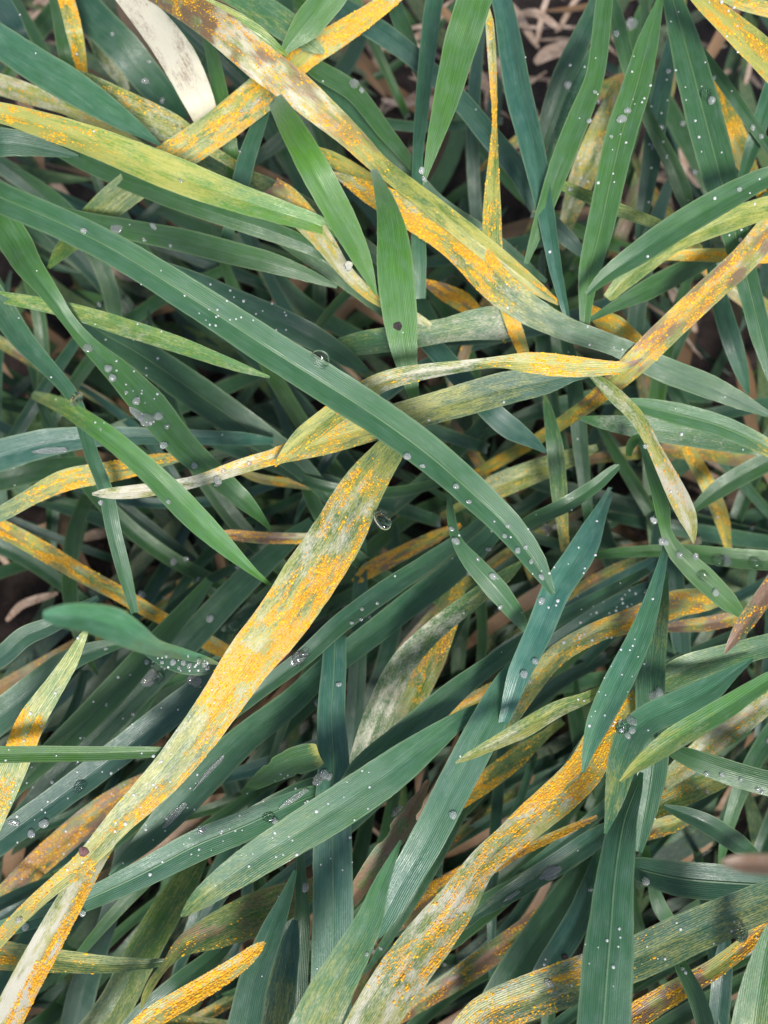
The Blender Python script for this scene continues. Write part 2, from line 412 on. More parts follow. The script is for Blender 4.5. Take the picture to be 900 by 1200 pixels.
L('green leaf with pale rounded tip curving through the lower center', '212,1074,3 222,1064,16 238,1050,27 290,1013,42 361,968,50 420,930,52 470,895,46 505,868,34 540,842,20 568,824,6', [130, 126, 122, 116], .32, [(0, 0, .5, .3, 0), (.06, 0, .35, .1, 0), (.4, 0, .15, 0, 0), (1, 0, 0, 0, 0)], fold=.14, tilt=-10, val=1.3, cols=14, root=False)
L('slim teal blade rising from behind the pale-tipped green leaf', '400,945,30 430,905,46 480,862,40 520,822,32 560,790,26 610,755,21 660,722,18 720,690,14 760,668,8', [112, 116, 112, 104, 92], .08, fold=.35, tilt=8, val=1.1)
L('straight upright blue-green blade with fine veins in the lower center', '396,735,24 393,743,29 391,790,34 388,839,38 391,892,42 390,950,50 390,1022,54 390,1093,55 388,1164,56 386,1225,56', [102, 106, 108, 108, 106], .06, fold=.10, val=1.5, cols=16, rib=.2)
L('veined blue-green blade slanting left of the pale twisted one', '640,742,8 625,765,20 599,797,36 570,850,44 535,916,44 500,985,42 468,1040,38 446,1083,24 428,1110,6', [114, 120, 119, 112], .08, fold=.12, tilt=6, val=1.4, cols=16)
L('glaucous blade with pale sheen curving down to a point', '712,582,12 703,600,18 690,628,30 676,654,36 651,690,36 630,743,33 608,789,28 594,835,16 580,872,3', [104, 116, 123, 124, 118], .05, fold=.3, tilt=[20, 14, -5], val=1.9)
L('pale green blade with yellow streaks rising from the bottom edge', '470,985,3 464,997,7 445,1040,22 432,1079,34 410,1120,44 385,1165,54 362,1215,60', [124, 128, 130, 132], .25, [(0, 0, 0, 0, 0), (.5, 0, .15, 0, 0), (1, 0, .45, .3, 0)], fold=.2, tilt=12, val=1.3, cols=14)
L('wide pale leaf with scattered orange rust at the bottom center', '745,812,10 733,832,28 704,867,45 687,901,47 651,936,47 616,966,40 597,983,35 562,1015,35 540,1052,46 503,1100,57 468,1147,60 440,1190,58 420,1225,56', [106, 111, 114, 116, 118, 120], .3, [(0, .5, .9, .2, .1), (.12, .95, .9, .2, .1), (.3, .75, .8, .5, .1), (.45, .5, .7, .55, .2), (.6, .35, .5, .7, .05), (.78, .55, .5, .6, 0), (.9, .1, .6, .7, 0), (1, .05, .6, .6, .1)], fold=.18, tilt=[0, 6, -4, 4], cols=16, pust=1.2)
L('narrow blade freckled with tiny droplets, hanging at center right', '780,635,7 779,647,9 768,690,17 751,743,28 722,803,35 701,846,30 689,880,15 683,905,3', [108, 118, 126, 127, 126], .2, fold=.22, tilt=8, val=1.7)
L('curling bright green blade whose hooked top bends over at center right', '737,534,7 738,524,11 745,514,15 755,520,13 761,545,12 770,572,17 777,600,18 780,622,13 793,647,22 822,675,32 852,704,26 876,727,3', [104, 108, 114, 117, 116, 112, 106], .45, fold=.3, val=1.1, root=False)
L('green blade lying level with big flat drops at the right edge', '690,652,8 720,648,14 793,645,18 847,653,26 915,658,27', [88, 92, 95, 96], .45, fold=.2, val=1.05)
L('upright teal blade behind the freckled narrow one', '778,680,12 772,710,26 767,740,34 762,803,38 765,860,42 765,900,39 757,950,28 748,998,10', [100, 108, 112, 110, 104], .1, [(0, 0, 0, 0, 0), (.2, 0, .3, 0, 0), (.5, 0, .1, 0, 0)], fold=.3, val=1.1, rib=.2)
L('tall smooth teal blade rising from the bottom edge, lower right', '752,905,5 745,925,16 733,955,29 726,987,39 719,1040,47 716,1085,55 712,1129,62 706,1215,66', [112, 124, 133, 136, 138], .16, fold=-.12, tilt=-6, val=1.15, cols=16, rib=.2)
L('slender pale green blade with yellow lower edge entering from right', '925,784,10 900,797,18 847,832,27 793,864,28 760,888,20 740,903,11 727,916,3', [141, 140, 139, 139], .45, [(0, 0, 0, 0, 0), (.4, 0, .1, .2, 0), (.7, 0, .5, .2, 0), (1, 0, .7, .1, 0)], fold=.25, tilt=-10, val=1.7, root=False)
L('folded blue-green leaf drooping to a pale point, lower right', '882,772,4 857,789,16 829,810,32 793,828,36 760,842,36 738,864,37 727,900,35 719,940,22 709,977,3', [114, 118, 124, 131, 137], .12, [(0, 0, 0, 0, 0), (.6, 0, .1, 0, 0), (.85, 0, .4, .2, 0), (1, 0, .3, .4, 0)], fold=.16, tilt=[-15, -5, 18], val=1.7, cols=14)
L('reddish brown leaf tip dotted with yellow pustules at the right edge', '925,660,24 897,697,22 872,732,20 858,752,11 849,766,2', [142, 140, 138], .4, [(0, .35, .3, .1, 1), (.5, .4, .2, .1, 1), (1, 0, .2, 0, 1)], fold=.3, pust=.5)
L('blurred pinkish brown leaf tip poking in at the lower right edge', '845,1011,4 852,1011,13 870,1012,22 895,1013,25 930,1015,26', [184, 184, 186], .4, [(0, .1, .3, .5, 1), (1, .1, .2, .7, .8)], fold=.3, pust=0)
L('level grey-green leaf below the reddish brown tip', '760,812,10 779,797,32 800,785,38 829,775,35 880,761,31 925,748,29', [104, 110, 112, 112], .25, [(0, 0, .25, .1, 0), (1, 0, .15, .1, 0)], fold=.25, tilt=-14, val=1.2)
L('small yellowish leaf tip pointing left beside the veined blades', '534,894,2 550,886,10 574,874,15 616,853,22 651,832,20 687,818,14 711,806,11 735,796,8', [130, 129, 127, 119], .6, [(0, .15, .8, .5, 0), (.4, .1, .65, .4, 0), (.8, 0, .4, .1, 0), (1, 0, .2, 0, 0)], fold=.2, tilt=5, val=1.2, pust=.4)
L('olive leaf turning orange, climbing right behind the center right blades', '585,868,8 601,838,20 623,803,26 651,768,27 687,746,27 712,735,28 740,727,33 793,707,37 829,703,28 850,706,6', [92, 96, 100, 101, 98, 95], .5, [(0, .1, .5, .2, 0), (.4, .3, .55, .25, 0), (.55, .75, .9, .1, .4), (.8, .7, .9, .2, .4), (1, .5, .7, .1, .6)], fold=.25, tilt=-8)
L('brownish fragment tucked below the orange end at center right', '770,738,6 795,734,16 830,731,20 862,724,18 890,715,8', 90, .5, [(0, .3, .7, .2, .6), (1, .3, .7, .2, .6)], val=.9)
L('stout green blade with droplets and pointed top below the long diagonal', '525,581,2 527,590,7 529,606,11 535,633,13 553,658,23 582,690,28 605,720,20 618,742,5', [114, 122, 122, 112], .3, fold=.3, tilt=-10, val=1.05)
# ---- upper left
L('yellow-mottled bright green blade across the upper left', '-30,128,22 0,132,24 60,150,32 107,166,36 160,187,40 213,208,42 265,228,36 320,246,30 370,262,22 405,276,10', [132, 128, 125, 121, 114], .72, [(0, .55, 1, 0, 0), (.2, .35, .85, 0, 0), (.4, .1, .75, 0, 0), (.55, 0, .7, .1, 0), (.72, 0, .3, .1, 0), (1, 0, .1, 0, 0)], fold=.22, tilt=10, val=1.25, cols=14)
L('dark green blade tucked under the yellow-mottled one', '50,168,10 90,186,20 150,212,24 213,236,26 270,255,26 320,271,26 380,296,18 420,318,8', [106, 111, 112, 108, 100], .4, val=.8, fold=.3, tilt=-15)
L('bluish blade pointing right from the left edge, near the top', '-30,28,34 -5,44,38 40,74,42 80,98,42 107,115,38 140,137,28 165,153,16 188,170,3', [126, 124, 121, 119], .08, fold=.3, tilt=-8, val=1.6, root=False)
L('bluish leaf entering at the left edge under the yellow-mottled blade', '-20,170,34 0,166,34 30,169,28 62,176,16 92,183,4', [122, 118, 112], .08, fold=.3, val=1.1, root=False)
L('mottled grey-green leaf with orange upper rim, upper left', '5,52,12 30,72,28 70,92,36 107,107,40 153,130,44 205,152,38 245,175,14', [110, 113, 113, 109], .45, [(0, .2, .5, .2, 0), (.4, .25, .5, .35, .1), (1, .3, .5, .4, .1)], fold=.2, side=-1, pust=.6)
L('pale yellowish dry leaf at the left edge below the bluish blade', '-20,92,26 0,99,28 40,112,26 80,127,18 115,145,18 160,170,16 185,185,6', [102, 104, 102, 98], .7, [(0, .2, .7, .6, .2), (.4, .2, .6, .6, .2), (.7, .3, .7, .1, .3), (1, .2, .6, 0, .1)], fold=.2, pust=.5)
L('striped orange-flecked leaf crossing the upper left, yellow at top', '57,314,4 70,297,18 89,277,28 115,250,36 142,228,40 175,203,42 213,178,43 256,149,43 309,107,42 345,75,32 370,57,30 395,42,28 440,12,22 475,-16,18', [98, 102, 106, 110, 113, 115, 116, 118, 120], .6, [(0, 0, .25, 0, 0), (.3, .1, .4, .1, 0), (.42, .45, .6, .2, 0), (.6, .6, .6, .35, 0), (.74, .7, .9, .2, 0), (.85, .9, 1, .2, 0), (1, .5, .9, .5, 0)], fold=.12, tilt=-5, cols=16, pust=1.0)
L('scorched brown and pink leaf sweeping from the top edge to center', '165,-22,26 190,-6,28 225,12,36 262,36,42 304,71,44 345,102,42 379,131,36 410,158,30 435,184,25 457,203,22 503,238,24 557,281,26 592,309,24 630,338,16 655,356,5', [172, 156, 138, 130, 126, 124, 118, 112], .6, [(0, .3, .7, .3, .6), (.12, .7, .6, .5, .75), (.25, .3, .5, 1, .7), (.4, .5, .6, .9, .5), (.5, .4, .8, .7, .3), (.6, .4, .7, .2, .3), (.7, .1, .6, 0, 0), (.85, .2, .7, 0, .1), (1, .5, .7, 0, .2)], fold=.3, cols=14, tilt=-6, pust=.7)
L('green and yellow strip along the top edge above the scorched leaf', '175,-14,14 213,0,20 249,12,22 275,24,22 302,39,18 325,56,10 338,66,2', [150, 142, 134], .75, [(0, 0, .6, 0, 0), (1, 0, .4, 0, 0)], fold=.2, val=1.2, root=False)
L('pale grey-green leaf at the top edge left of center', '255,-20,30 285,-3,32 312,15,36 340,34,34 365,52,18 380,62,5', [124, 124, 120], .3, [(0, 0, .2, .1, 0), (1, 0, .3, .1, 0)], fold=.2, val=1.3)
L('bright green pointed blade hanging from the top edge left of center', '408,-38,30 395,-15,36 379,5,37 358,30,35 340,50,18 325,71,2', [140, 136, 131], .62, fold=.2, val=1.1, tilt=10, root=False)
L('bleached white leaf bending down near the top left', '133,-22,26 153,-2,32 183,32,41 211,71,46 229,107,44 240,135,36 247,158,20', [122, 120, 117, 112, 104], .5, [(0, 0, 0, 5, .15), (.6, .05, 0, 5, .3), (.8, .1, .1, 3, .1), (1, 0, .2, 2, 0)], fold=.15, tilt=-8, cols=12, val=1.1, pust=.3)
L('wide blue-green blade behind the bleached white leaf', '85,-15,44 107,18,46 142,53,46 171,89,44 196,117,34 215,140,16', [102, 101, 96, 90], .12, fold=.2, val=1.0)
L('small pale yellow leaf fragment under the wide blue-green blade', '100,20,14 120,60,24 138,85,24 150,106,6', 88, .6, [(0, 0, .5, .5, 0), (1, 0, .5, .6, 0)])
L('thin orange rusted leaf dropping from the top left edge', '72,-15,22 78,0,22 87,36,22 93,65,18 98,95,12', [108, 106, 98], .6, [(0, .8, .9, .4, .1), (1, .8, .9, .3, .1)], fold=.2)
L('narrow green blade just left of the thin orange leaf', '58,-15,10 66,8,15 75,53,20 81,82,16 86,105,8', [100, 103, 98], .45, fold=.2)
L('dark grey-blue blade in the top left corner', '-15,-15,28 5,10,30 18,35,28 32,62,16 42,80,5', [102, 104, 98], .08, val=.9)
L('short green upright blade right of the bleached white leaf', '240,40,8 250,70,18 257,105,21 265,140,20 270,175,20', [104, 106, 102], .5, val=.95)
L('teal blade sloping down beside the striped leaf, upper left', '318,112,8 300,155,20 288,190,24 280,225,24 270,262,16', [106, 106, 104], .1, val=1.0, fold=.3)
L('dark green level blade with droplets below the yellow-mottled one', '55,240,6 82,252,16 142,267,26 213,281,31 267,295,31 320,308,27 360,322,18 395,336,5', [108, 111, 112, 106], .3, fold=.3, val=.85, tilt=-8)
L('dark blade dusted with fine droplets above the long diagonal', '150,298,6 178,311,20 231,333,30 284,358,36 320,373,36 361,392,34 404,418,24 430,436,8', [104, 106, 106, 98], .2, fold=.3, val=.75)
L('shaded green blade descending behind the rusty flat-ended leaf', '255,225,10 275,238,22 310,260,30 360,292,34 410,328,30 455,366,20', [104, 104, 98], .25, fold=.3, val=.85)
L('dim grey-green leaf behind the two center top blades', '225,180,10 260,200,22 300,215,28 350,240,30 400,272,28 450,306,18', [96, 97, 92], .3, [(0, .1, .3, .2, 0), (1, .1, .2, .1, 0)], val=.9)
# ---- top center
L('bright green blurred-tip blade slanting down in the upper center', '306,90,2 314,104,13 325,122,24 343,153,33 358,180,37 372,206,38 400,256,36 425,305,24 441,346,3', [188, 160, 140, 130, 122], .66, fold=.22, tilt=8, val=1.25, cols=14, root=False)
L('upright green blade with a black speck, upper center', '429,174,2 435,192,7 443,213,14 455,249,30 461,284,42 464,326,46 469,370,43 474,415,34 482,450,20 488,480,8', [186, 158, 130, 112, 104], .58, fold=.16, val=1.1, cols=16)
L('grey-green twisted leaf with pale tip running left across the center', '108,579,3 120,578,11 135,578,15 160,576,17 200,570,16 231,564,15 284,546,19 320,536,20 343,528,26 370,521,32 400,511,36 440,499,37 482,486,38 539,470,43 592,455,44 640,446,36 672,439,18', [116, 118, 118, 117, 115, 113, 113], .12, [(0, 0, .6, .9, .2), (.2, .1, .6, .8, .1), (.32, .5, .7, .6, .1), (.42, .75, .75, .4, .1), (.5, .3, .8, .1, 0), (.62, .1, .65, .2, 0), (.75, 0, .45, .1, 0), (.85, 0, .3, .1, 0), (1, 0, .05, 0, 0)], fold=.2, tilt=[0, 0, 14, -6], cols=14, pust=1.0)
L('pale twisted leaf ending in a rust-dotted brown tip at center', '322,545,4 338,530,18 355,514,27 385,490,28 432,456,26 460,444,24 486,438,21 539,430,15 570,426,13 592,424,16 616,425,25 645,427,28 680,430,25 715,431,17 738,428,9 753,420,2', [121, 122, 123, 123, 124, 125, 127], .45, [(0, .3, .7, .2, .1), (.15, .2, .75, 0, 0), (.35, .2, .55, .5, 0), (.55, 0, .5, .8, 0), (.65, .3, .9, .4, 0), (.75, .9, .9, .1, .1), (.92, .8, .9, .1, .3), (1, 0, .3, 0, 1)], fold=.2, tilt=[0, 10, 25, -10, 0], cols=14, pust=1.3)
L('narrow yellow and cream leaf tip hanging at center right', '690,436,6 701,445,12 722,464,19 747,489,18 765,521,16 783,557,21 797,585,25 807,607,22 812,625,11 813,637,2', [119, 124, 127, 128], .55, [(0, 0, .3, .3, 0), (.35, .2, .7, .5, 0), (.6, .3, .85, .8, 0), (.85, .3, .9, .9, .1), (1, .1, .9, .5, 0)], fold=.22, tilt=-12, val=1.15, pust=.5)
L('orange-dotted leaf turning dark green, from center top to right edge', '384,200,2 405,210,12 432,226,25 486,252,40 539,286,45 580,333,42 616,361,37 669,388,30 722,405,26 775,432,34 829,452,32 868,470,22 905,488,6', [116, 119, 119, 117, 112, 108, 104, 104], .3, [(0, .3, .6, .7, 0), (.1, .6, .7, .4, 0), (.18, .9, .75, .3, 0), (.36, .9, .7, .3, 0), (.42, .3, .5, .3, 0), (.5, 0, .35, .1, 0), (.6, 0, .1, 0, 0), (1, 0, .05, 0, 0)], fold=.2, tilt=[0, 8, -5, 5], cols=14, pust=1.3)
L('olive yellow sliver above the orange-dotted leaf', '362,172,6 385,184,18 410,199,22 450,225,22 500,262,18 540,292,10', [109, 108, 104], .7, [(0, .3, .75, 0, .1), (1, .1, .6, 0, 0)], val=1.0, pust=.5)
L('orange and yellow leaf with square brown end, upper center', '318,219,26 324,224,30 336,234,32 354,254,32 379,283,26 400,313,18 422,336,16 445,354,13 480,368,14 505,382,8', [112, 115, 116, 114, 108], .6, [(0, .3, .8, .3, 1), (.08, .5, .9, .5, .3), (.3, .4, .9, .5, .05), (.55, .1, .7, .8, .2), (.7, .5, 1, .2, .1), (1, .1, .5, .6, 0)], fold=.2, tilt=12, root=False, pust=.6)
L('pale green leaf folded over with blunt silvery end near center', '372,414,6 395,407,22 430,401,32 470,395,34 520,387,32 557,380,41 585,378,46 597,378,42 600,378,34', [98, 104, 108, 109], .35, [(0, 0, .2, 0, 0), (.8, 0, .25, .3, 0), (1, .2, .2, .6, 0)], fold=.12, tilt=-14, val=1.25, root=False)
L('blue-green strip passing behind the two crossing leaves at center', '470,358,6 480,372,18 497,394,26 520,420,28 545,448,28 575,482,30 600,503,30 625,518,16 640,530,4', [102, 104, 105, 100], .1, fold=.25, val=.95)
L('orange brown leaf showing through under the orange-dotted one', '497,330,8 520,342,22 545,355,26 565,372,10', 92, .6, [(0, .6, .8, 0, .5), (1, .6, .8, 0, .4)], val=.9)
L('broad vertical green blade hanging from the top edge, center', '568,-28,42 557,-5,43 548,25,43 539,53,42 525,107,34 512,155,22 503,188,12 496,217,2', [146, 142, 136, 130], .52, fold=.16, tilt=6, val=1.15, cols=14, root=False)
L('straight blue-grey stalk-like blade left of the broad vertical one', '512,-15,24 508,5,24 500,71,22 493,142,18 489,190,14 490,249,18 491,302,20 493,350,14', [114, 112, 108, 102], .05, fold=.3, val=1.4)
L('thin twisted yellow leaf hanging from the top, right of center', '572,10,4 574,30,11 578,89,10 580,142,6 578,196,14 576,249,23 577,302,24 588,345,20 605,390,20 618,425,12', [128, 126, 122, 114, 104], .6, [(0, .4, .9, .5, 0), (.3, .7, .9, .4, 0), (.5, .3, .6, .1, 0), (.7, .4, .55, .1, 0), (.85, .85, .9, .1, .2), (1, .8, .9, .1, .3)], fold=.3, tilt=[20, -20, 25, 0], pust=.8)
L('two-toned blue-green blade right of the thin twisted yellow leaf', '582,-18,22 590,5,24 600,60,30 608,107,33 626,178,30 640,249,22 651,313,16 662,361,10 668,385,4', [124, 122, 118, 110], .1, fold=.4, tilt=-10, val=1.4)
L('bright green narrow blade falling from the top, right of center', '712,-22,18 707,5,21 704,36,22 697,89,23 676,142,28 655,196,27 633,260,18 616,309,6', [130, 128, 124, 112], .55, fold=.35, tilt=10, val=1.0, root=False)
L('long upright blade tapering to a tip at the upper right', '776,-10,3 772,5,10 758,53,27 744,107,36 729,153,38 715,213,36 701,277,33 690,320,26 686,365,16 684,400,8', [126, 125, 122, 116, 108], .4, fold=.22, val=1.1, cols=14, rib=.2)
L('heavy green blade with droplets running down the upper right', '782,-18,16 790,5,24 808,71,38 822,124,42 836,178,42 850,231,37 864,284,32 879,343,28 893,397,26 905,445,12', [122, 120, 116, 110, 104], .28, fold=.25, val=1.1, cols=14, rib=.2)
L('arching dark green blade entering from the right edge, upper right', '925,200,16 900,207,24 847,235,33 793,267,34 745,300,29 708,325,18 688,345,6', [132, 130, 126, 120], .4, fold=.3, tilt=-15, val=.95, cols=12)
L('yellow-blotched leaf just below the arching dark green blade', '920,238,26 900,243,28 847,260,29 793,282,26 765,302,26 735,325,26 712,350,14', [120, 119, 114, 106], .75, [(0, 0, .6, 0, 0), (.5, .1, .5, 0, 0), (1, 0, .4, .1, 0)], fold=.2, val=1.0)
L('long rusty tan blade slanting from the right edge to center', '925,238,34 900,270,34 875,301,34 829,343,34 776,393,36 740,429,34 697,468,22 662,493,18 626,517,16 580,543,16 545,562,8', [116, 115, 114, 108, 94, 80, 64], .6, [(0, .4, .7, .6, .4), (.3, .5, .7, .3, .5), (.5, .4, .75, .2, .5), (.65, .3, .8, .1, .2), (1, .7, .9, .1, .4)], fold=.14, tilt=8, cols=14, pust=.8)
L('level orange rusted strip at the right edge, upper right', '925,298,18 900,300,19 860,299,18 829,299,18 790,299,14 765,299,8', 104, .7, [(0, .8, .9, 0, .2), (1, .7, .9, 0, .1)], fold=.2)
L('yellow rusted blade across the top right corner', '800,-28,14 815,-8,18 847,21,25 875,46,31 905,75,34 930,100,34', [138, 137, 136], .7, [(0, 0, .6, 0, 0), (.3, .6, .85, .1, 0), (.6, .75, .85, .1, 0), (1, .1, .6, 0, 0)], fold=.2, val=1.1, pust=.6, root=False)
L('thin yellow leaf strip in the very top right corner', '845,-5,10 870,4,15 905,12,17 930,18,17', 126, .75, [(0, .4, .8, 0, .1), (1, .4, .8, 0, .2)], pust=.4)
L('yellow and orange shaded leaf under the heavy upper right blade', '820,78,8 836,107,26 854,149,34 868,178,30 885,212,14', [90, 92, 88], .65, [(0, .7, .8, 0, .2), (.5, .5, .8, .1, .1), (1, .7, .8, .1, .2)])
L('thin dark blade crossing under the top right corner', '808,40,5 825,65,12 850,100,15 879,142,15 905,180,10', [112, 112, 108], .3, val=.85)
L('blue-green blade at the right edge with small droplets, upper right', '918,70,18 905,100,21 894,135,21 882,171,20 870,208,12', [112, 110, 102], .1, val=1.1)
L('shaded teal blade beaded with droplets between two upper right blades', '790,35,12 783,71,20 772,124,26 765,178,26 754,242,18 748,280,8', [98, 97, 88], .15, val=.85)
L('green blade bending right between the upper right blades', '712,-15,10 722,18,18 733,64,20 745,100,17 760,140,15 783,183,20 800,224,22 812,258,10', [104, 102, 98, 92], .3, val=.95)
L('shaded dark green blade leaning left, right of center at the top', '705,-15,16 697,10,22 683,40,26 662,89,34 644,142,28 632,182,10', [104, 102, 94], .25, val=.85)
L('pale grey-green blade behind the bright narrow one near the top', '706,38,8 694,65,16 669,124,22 651,178,22 640,212,10', [112, 112, 106], .25, [(0, 0, 0, .1, 0), (1, 0, .1, .3, 0)], val=1.25)
L('faint thin green blade passing behind the long upright blade', '640,208,8 665,220,14 700,235,17 722,245,17 772,263,14 800,275,6', 106, .7, [(0, 0, .3, 0, 0), (1, 0, .4, 0, 0)])
L('yellowish grey shaded leaf behind the long upright blade', '722,95,10 715,124,24 697,171,36 680,215,34 664,262,20', [88, 88, 80], .55, [(0, .2, .6, .3, .1), (1, .2, .5, .5, .1)], val=.95)
L('long bluish diagonal blade behind the top center', '345,-20,20 370,-5,24 414,18,30 468,53,27 500,80,24 539,117,26 574,160,28 610,203,28 632,246,24 668,282,20 690,305,6', [106, 104, 100, 94], .06, fold=.25, val=1.2)
L('dark green curved blade under the scorched leaf, top center', '350,65,10 372,82,24 414,107,25 450,153,21 482,192,13 495,215,5', [112, 111, 106], .45, val=.85, fold=.3)
L('blue-green blade running along the scorched leaf, top center', '355,75,10 385,100,26 414,130,34 450,171,34 482,208,26 518,242,20 574,277,18 610,306,14 640,330,5', [104, 105, 100, 94], .1, fold=.25, val=1.1)
L('short green blade at the top edge between the two center blades', '455,-20,14 462,5,20 475,40,22 488,75,16 497,105,5', [98, 98, 92], .35, val=.9)
# ---- left middle
L('long curving green blade carrying several round drops at left', '-25,232,38 -5,252,40 18,285,40 32,310,34 57,343,24 80,376,17 107,407,23 142,439,36 178,478,46 213,521,40 249,553,31 284,585,25 305,606,12 318,622,3', [158, 142, 124, 114, 112, 110, 106, 98], .38, fold=.25, tilt=[10, 15, -5, 0], val=1.1, cols=14, root=False)
L('blurred yellow-tipped blade in front at left', '31,459,3 42,464,12 75,477,21 122,508,26 170,548,28 212,590,33 240,618,30 268,644,21 298,671,9 326,692,2', [176, 162, 148, 137, 128, 118], .55, [(0, 0, .7, .2, 0), (.2, 0, .5, 0, 0), (.4, 0, .1, 0, 0), (1, 0, 0, 0, 0)], fold=.25, tilt=5, val=1.25, cols=14, root=False)
L('green leaf narrowing to a dark stem along the left side', '-25,330,38 0,361,37 28,400,30 64,439,21 89,471,18 107,532,18 124,574,19 132,618,20 146,672,18 158,718,10', [116, 112, 110, 108, 104, 98], .25, [(0, 0, .2, 0, 0), (.3, 0, 0, 0, 0)], fold=.3, val=1.0)
L('pale yellowish narrow leaf lying above the round drops, left', '-20,342,10 0,348,14 71,361,19 142,382,23 213,405,21 277,429,14 316,442,3', [114, 115, 114, 112], .6, [(0, 0, .35, .2, 0), (.5, 0, .3, .25, 0), (1, 0, .2, .1, 0)], fold=.25, tilt=-6, val=1.15, root=False)
L('wide shaded green blade with center crease, left of center', '85,366,10 120,390,30 160,412,40 213,448,46 267,486,45 309,514,38 350,545,30 385,582,18', [92, 94, 94, 90, 84], .25, fold=.42, val=.85, cols=12, rib=.2)
L('blue-grey level blade at the left edge with white scuffs', '-25,540,42 0,534,44 53,519,38 124,511,26 213,512,21 284,514,18 320,517,8', [100, 100, 98, 92], .05, [(0, 0, .1, 0, 0), (.3, 0, 0, .1, 0)], fold=.25, val=1.4)
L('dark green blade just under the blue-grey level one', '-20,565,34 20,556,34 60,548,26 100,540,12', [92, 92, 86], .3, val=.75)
L('mottled yellow leaf with orange patches at the left, center height', '-22,612,14 0,603,20 36,582,22 71,564,29 107,556,29 149,549,26 178,541,21 220,534,10', [104, 103, 101, 98], .4, [(0, 0, .1, 0, 0), (.25, .2, .5, .1, 0), (.4, .8, .65, .1, 0), (.6, .3, .6, .1, 0), (.75, .7, .7, .1, 0), (1, .3, .4, .1, 0)], fold=.2, tilt=-8)
L('narrow orange-peppered leaf descending at left center', '-22,608,20 0,618,23 53,647,25 100,675,23 142,697,21 185,722,18 213,736,17 249,756,22 285,772,12', [88, 87, 85, 80], .6, [(0, .75, .8, .2, .3), (.5, .7, .7, .3, .3), (1, .5, .8, .2, .2)], fold=.2)
L('leaf with one bright orange band near the left edge', '104,735,3 98,744,9 82,775,20 64,803,25 36,846,34 18,892,34 4,925,34 -12,965,30', [122, 120, 118, 116], .6, [(0, 0, .4, 0, 0), (.3, 0, .5, .3, 0), (.45, .1, .6, .3, 0), (.5, 1, .9, .2, 0), (.64, 1, .9, .2, 0), (.7, 0, .6, .4, 0), (.85, .4, .6, .4, 0), (1, .2, .6, .4, 0)], fold=.15, tilt=6, cols=14, pust=1.4)
L('thin level green blade at the left edge over the orange-banded leaf', '-22,883,20 0,884,20 53,883,20 107,883,18 178,881,13 222,880,4', [126, 124, 121], .6, fold=.3, tilt=-10, val=.85, root=False)
L('out-of-focus pale blade in front at left, curling into droplets', '50,722,12 62,722,24 80,722,32 100,723,36 130,730,42 155,744,34 180,758,21 213,766,14 240,773,9 256,778,3', [178, 177, 173, 165, 148, 129], .1, [(0, 0, 0, .02, 0), (.5, 0, 0, 0, 0), (1, 0, 0, 0, 0)], fold=.3, tilt=[10, 0, -10, 10], val=2.0, cols=12, root=False)
L('small dark cupped leaf beaded with droplets under the out-of-focus blade', '170,764,6 190,772,18 213,778,24 240,781,23 260,776,4', [116, 118, 118], .25, val=.9, fold=-.2, root=False)
L('long dark teal blade from left edge up to the rust-covered leaf', '-25,1006,32 0,985,36 71,933,37 142,880,39 196,838,40 249,797,37 300,757,28 340,722,12', [106, 107, 108, 106, 100], .1, fold=.3, val=.95, cols=12)
L('slender green blade emerging right of the rust-covered leaf', '255,850,8 270,838,17 300,812,22 354,772,24 397,732,27 450,693,28 503,658,24 545,628,18 575,600,8', [106, 107, 105, 98, 90], .2, fold=.32, val=.95)
L('water-smeared teal blade along the lower left of center', '128,1026,3 142,1012,14 178,978,34 213,938,46 249,901,46 290,862,40 343,822,35 375,790,31 432,746,34 485,704,34 539,663,32 588,612,24', [104, 105, 104, 100, 96, 88], .04, fold=.22, val=1.2, cols=12)
L('dark blade with white water patches, lower left', '40,938,24 60,915,32 110,865,35 178,795,37 231,740,38 284,683,36 335,636,26 365,610,10', [88, 88, 86, 80], .08, fold=.2, val=.9)
L('mid green blade beside the orange-banded leaf, lower left', '20,925,16 50,892,30 82,862,35 124,820,38 171,768,34 215,718,24 245,680,12', [96, 95, 93, 86], .4, fold=.3, val=.85)
L('green blade behind the orange-banded leaf at the left edge', '-22,858,44 0,839,44 36,810,41 78,775,31 117,760,22 150,752,8', [100, 99, 97], .3, fold=.25, val=.95)
L('grey-green blade wet at its end under the out-of-focus blade', '-25,780,26 0,771,27 28,746,28 57,734,24 89,716,18 115,700,6', [102, 104, 102], .15, fold=.3, val=1.0)
L('big bluish blade arcing across the lower left', '-30,1098,18 0,1089,22 71,1066,27 124,1044,31 178,1018,37 231,990,42 284,969,40 325,950,36 361,934,28 395,922,12', [110, 111, 111, 108, 102], .04, fold=.25, tilt=-8, val=1.5, cols=12, rib=.2)
L('dim brown leaf peppered with orange in the lower left shade', '-22,1072,24 0,1054,28 53,1004,35 107,958,36 150,928,30 180,905,10', [80, 82, 80], .5, [(0, .5, .5, 0, .8), (1, .55, .5, 0, .8)], fold=.2, val=.8, pust=.5)
L('level mottled leaf with orange left end near the bottom left', '-25,1112,34 0,1118,35 35,1123,31 71,1126,28 124,1130,21 178,1129,12 205,1124,5', [108, 109, 107], .45, [(0, .8, .7, .1, .3), (.15, .7, .7, .1, .3), (.25, .1, .4, .1, .1), (.55, .3, .5, .1, .1), (.65, 0, .35, .1, .1), (1, 0, .3, 0, 0)], fold=.25, tilt=-10, pust=.7)
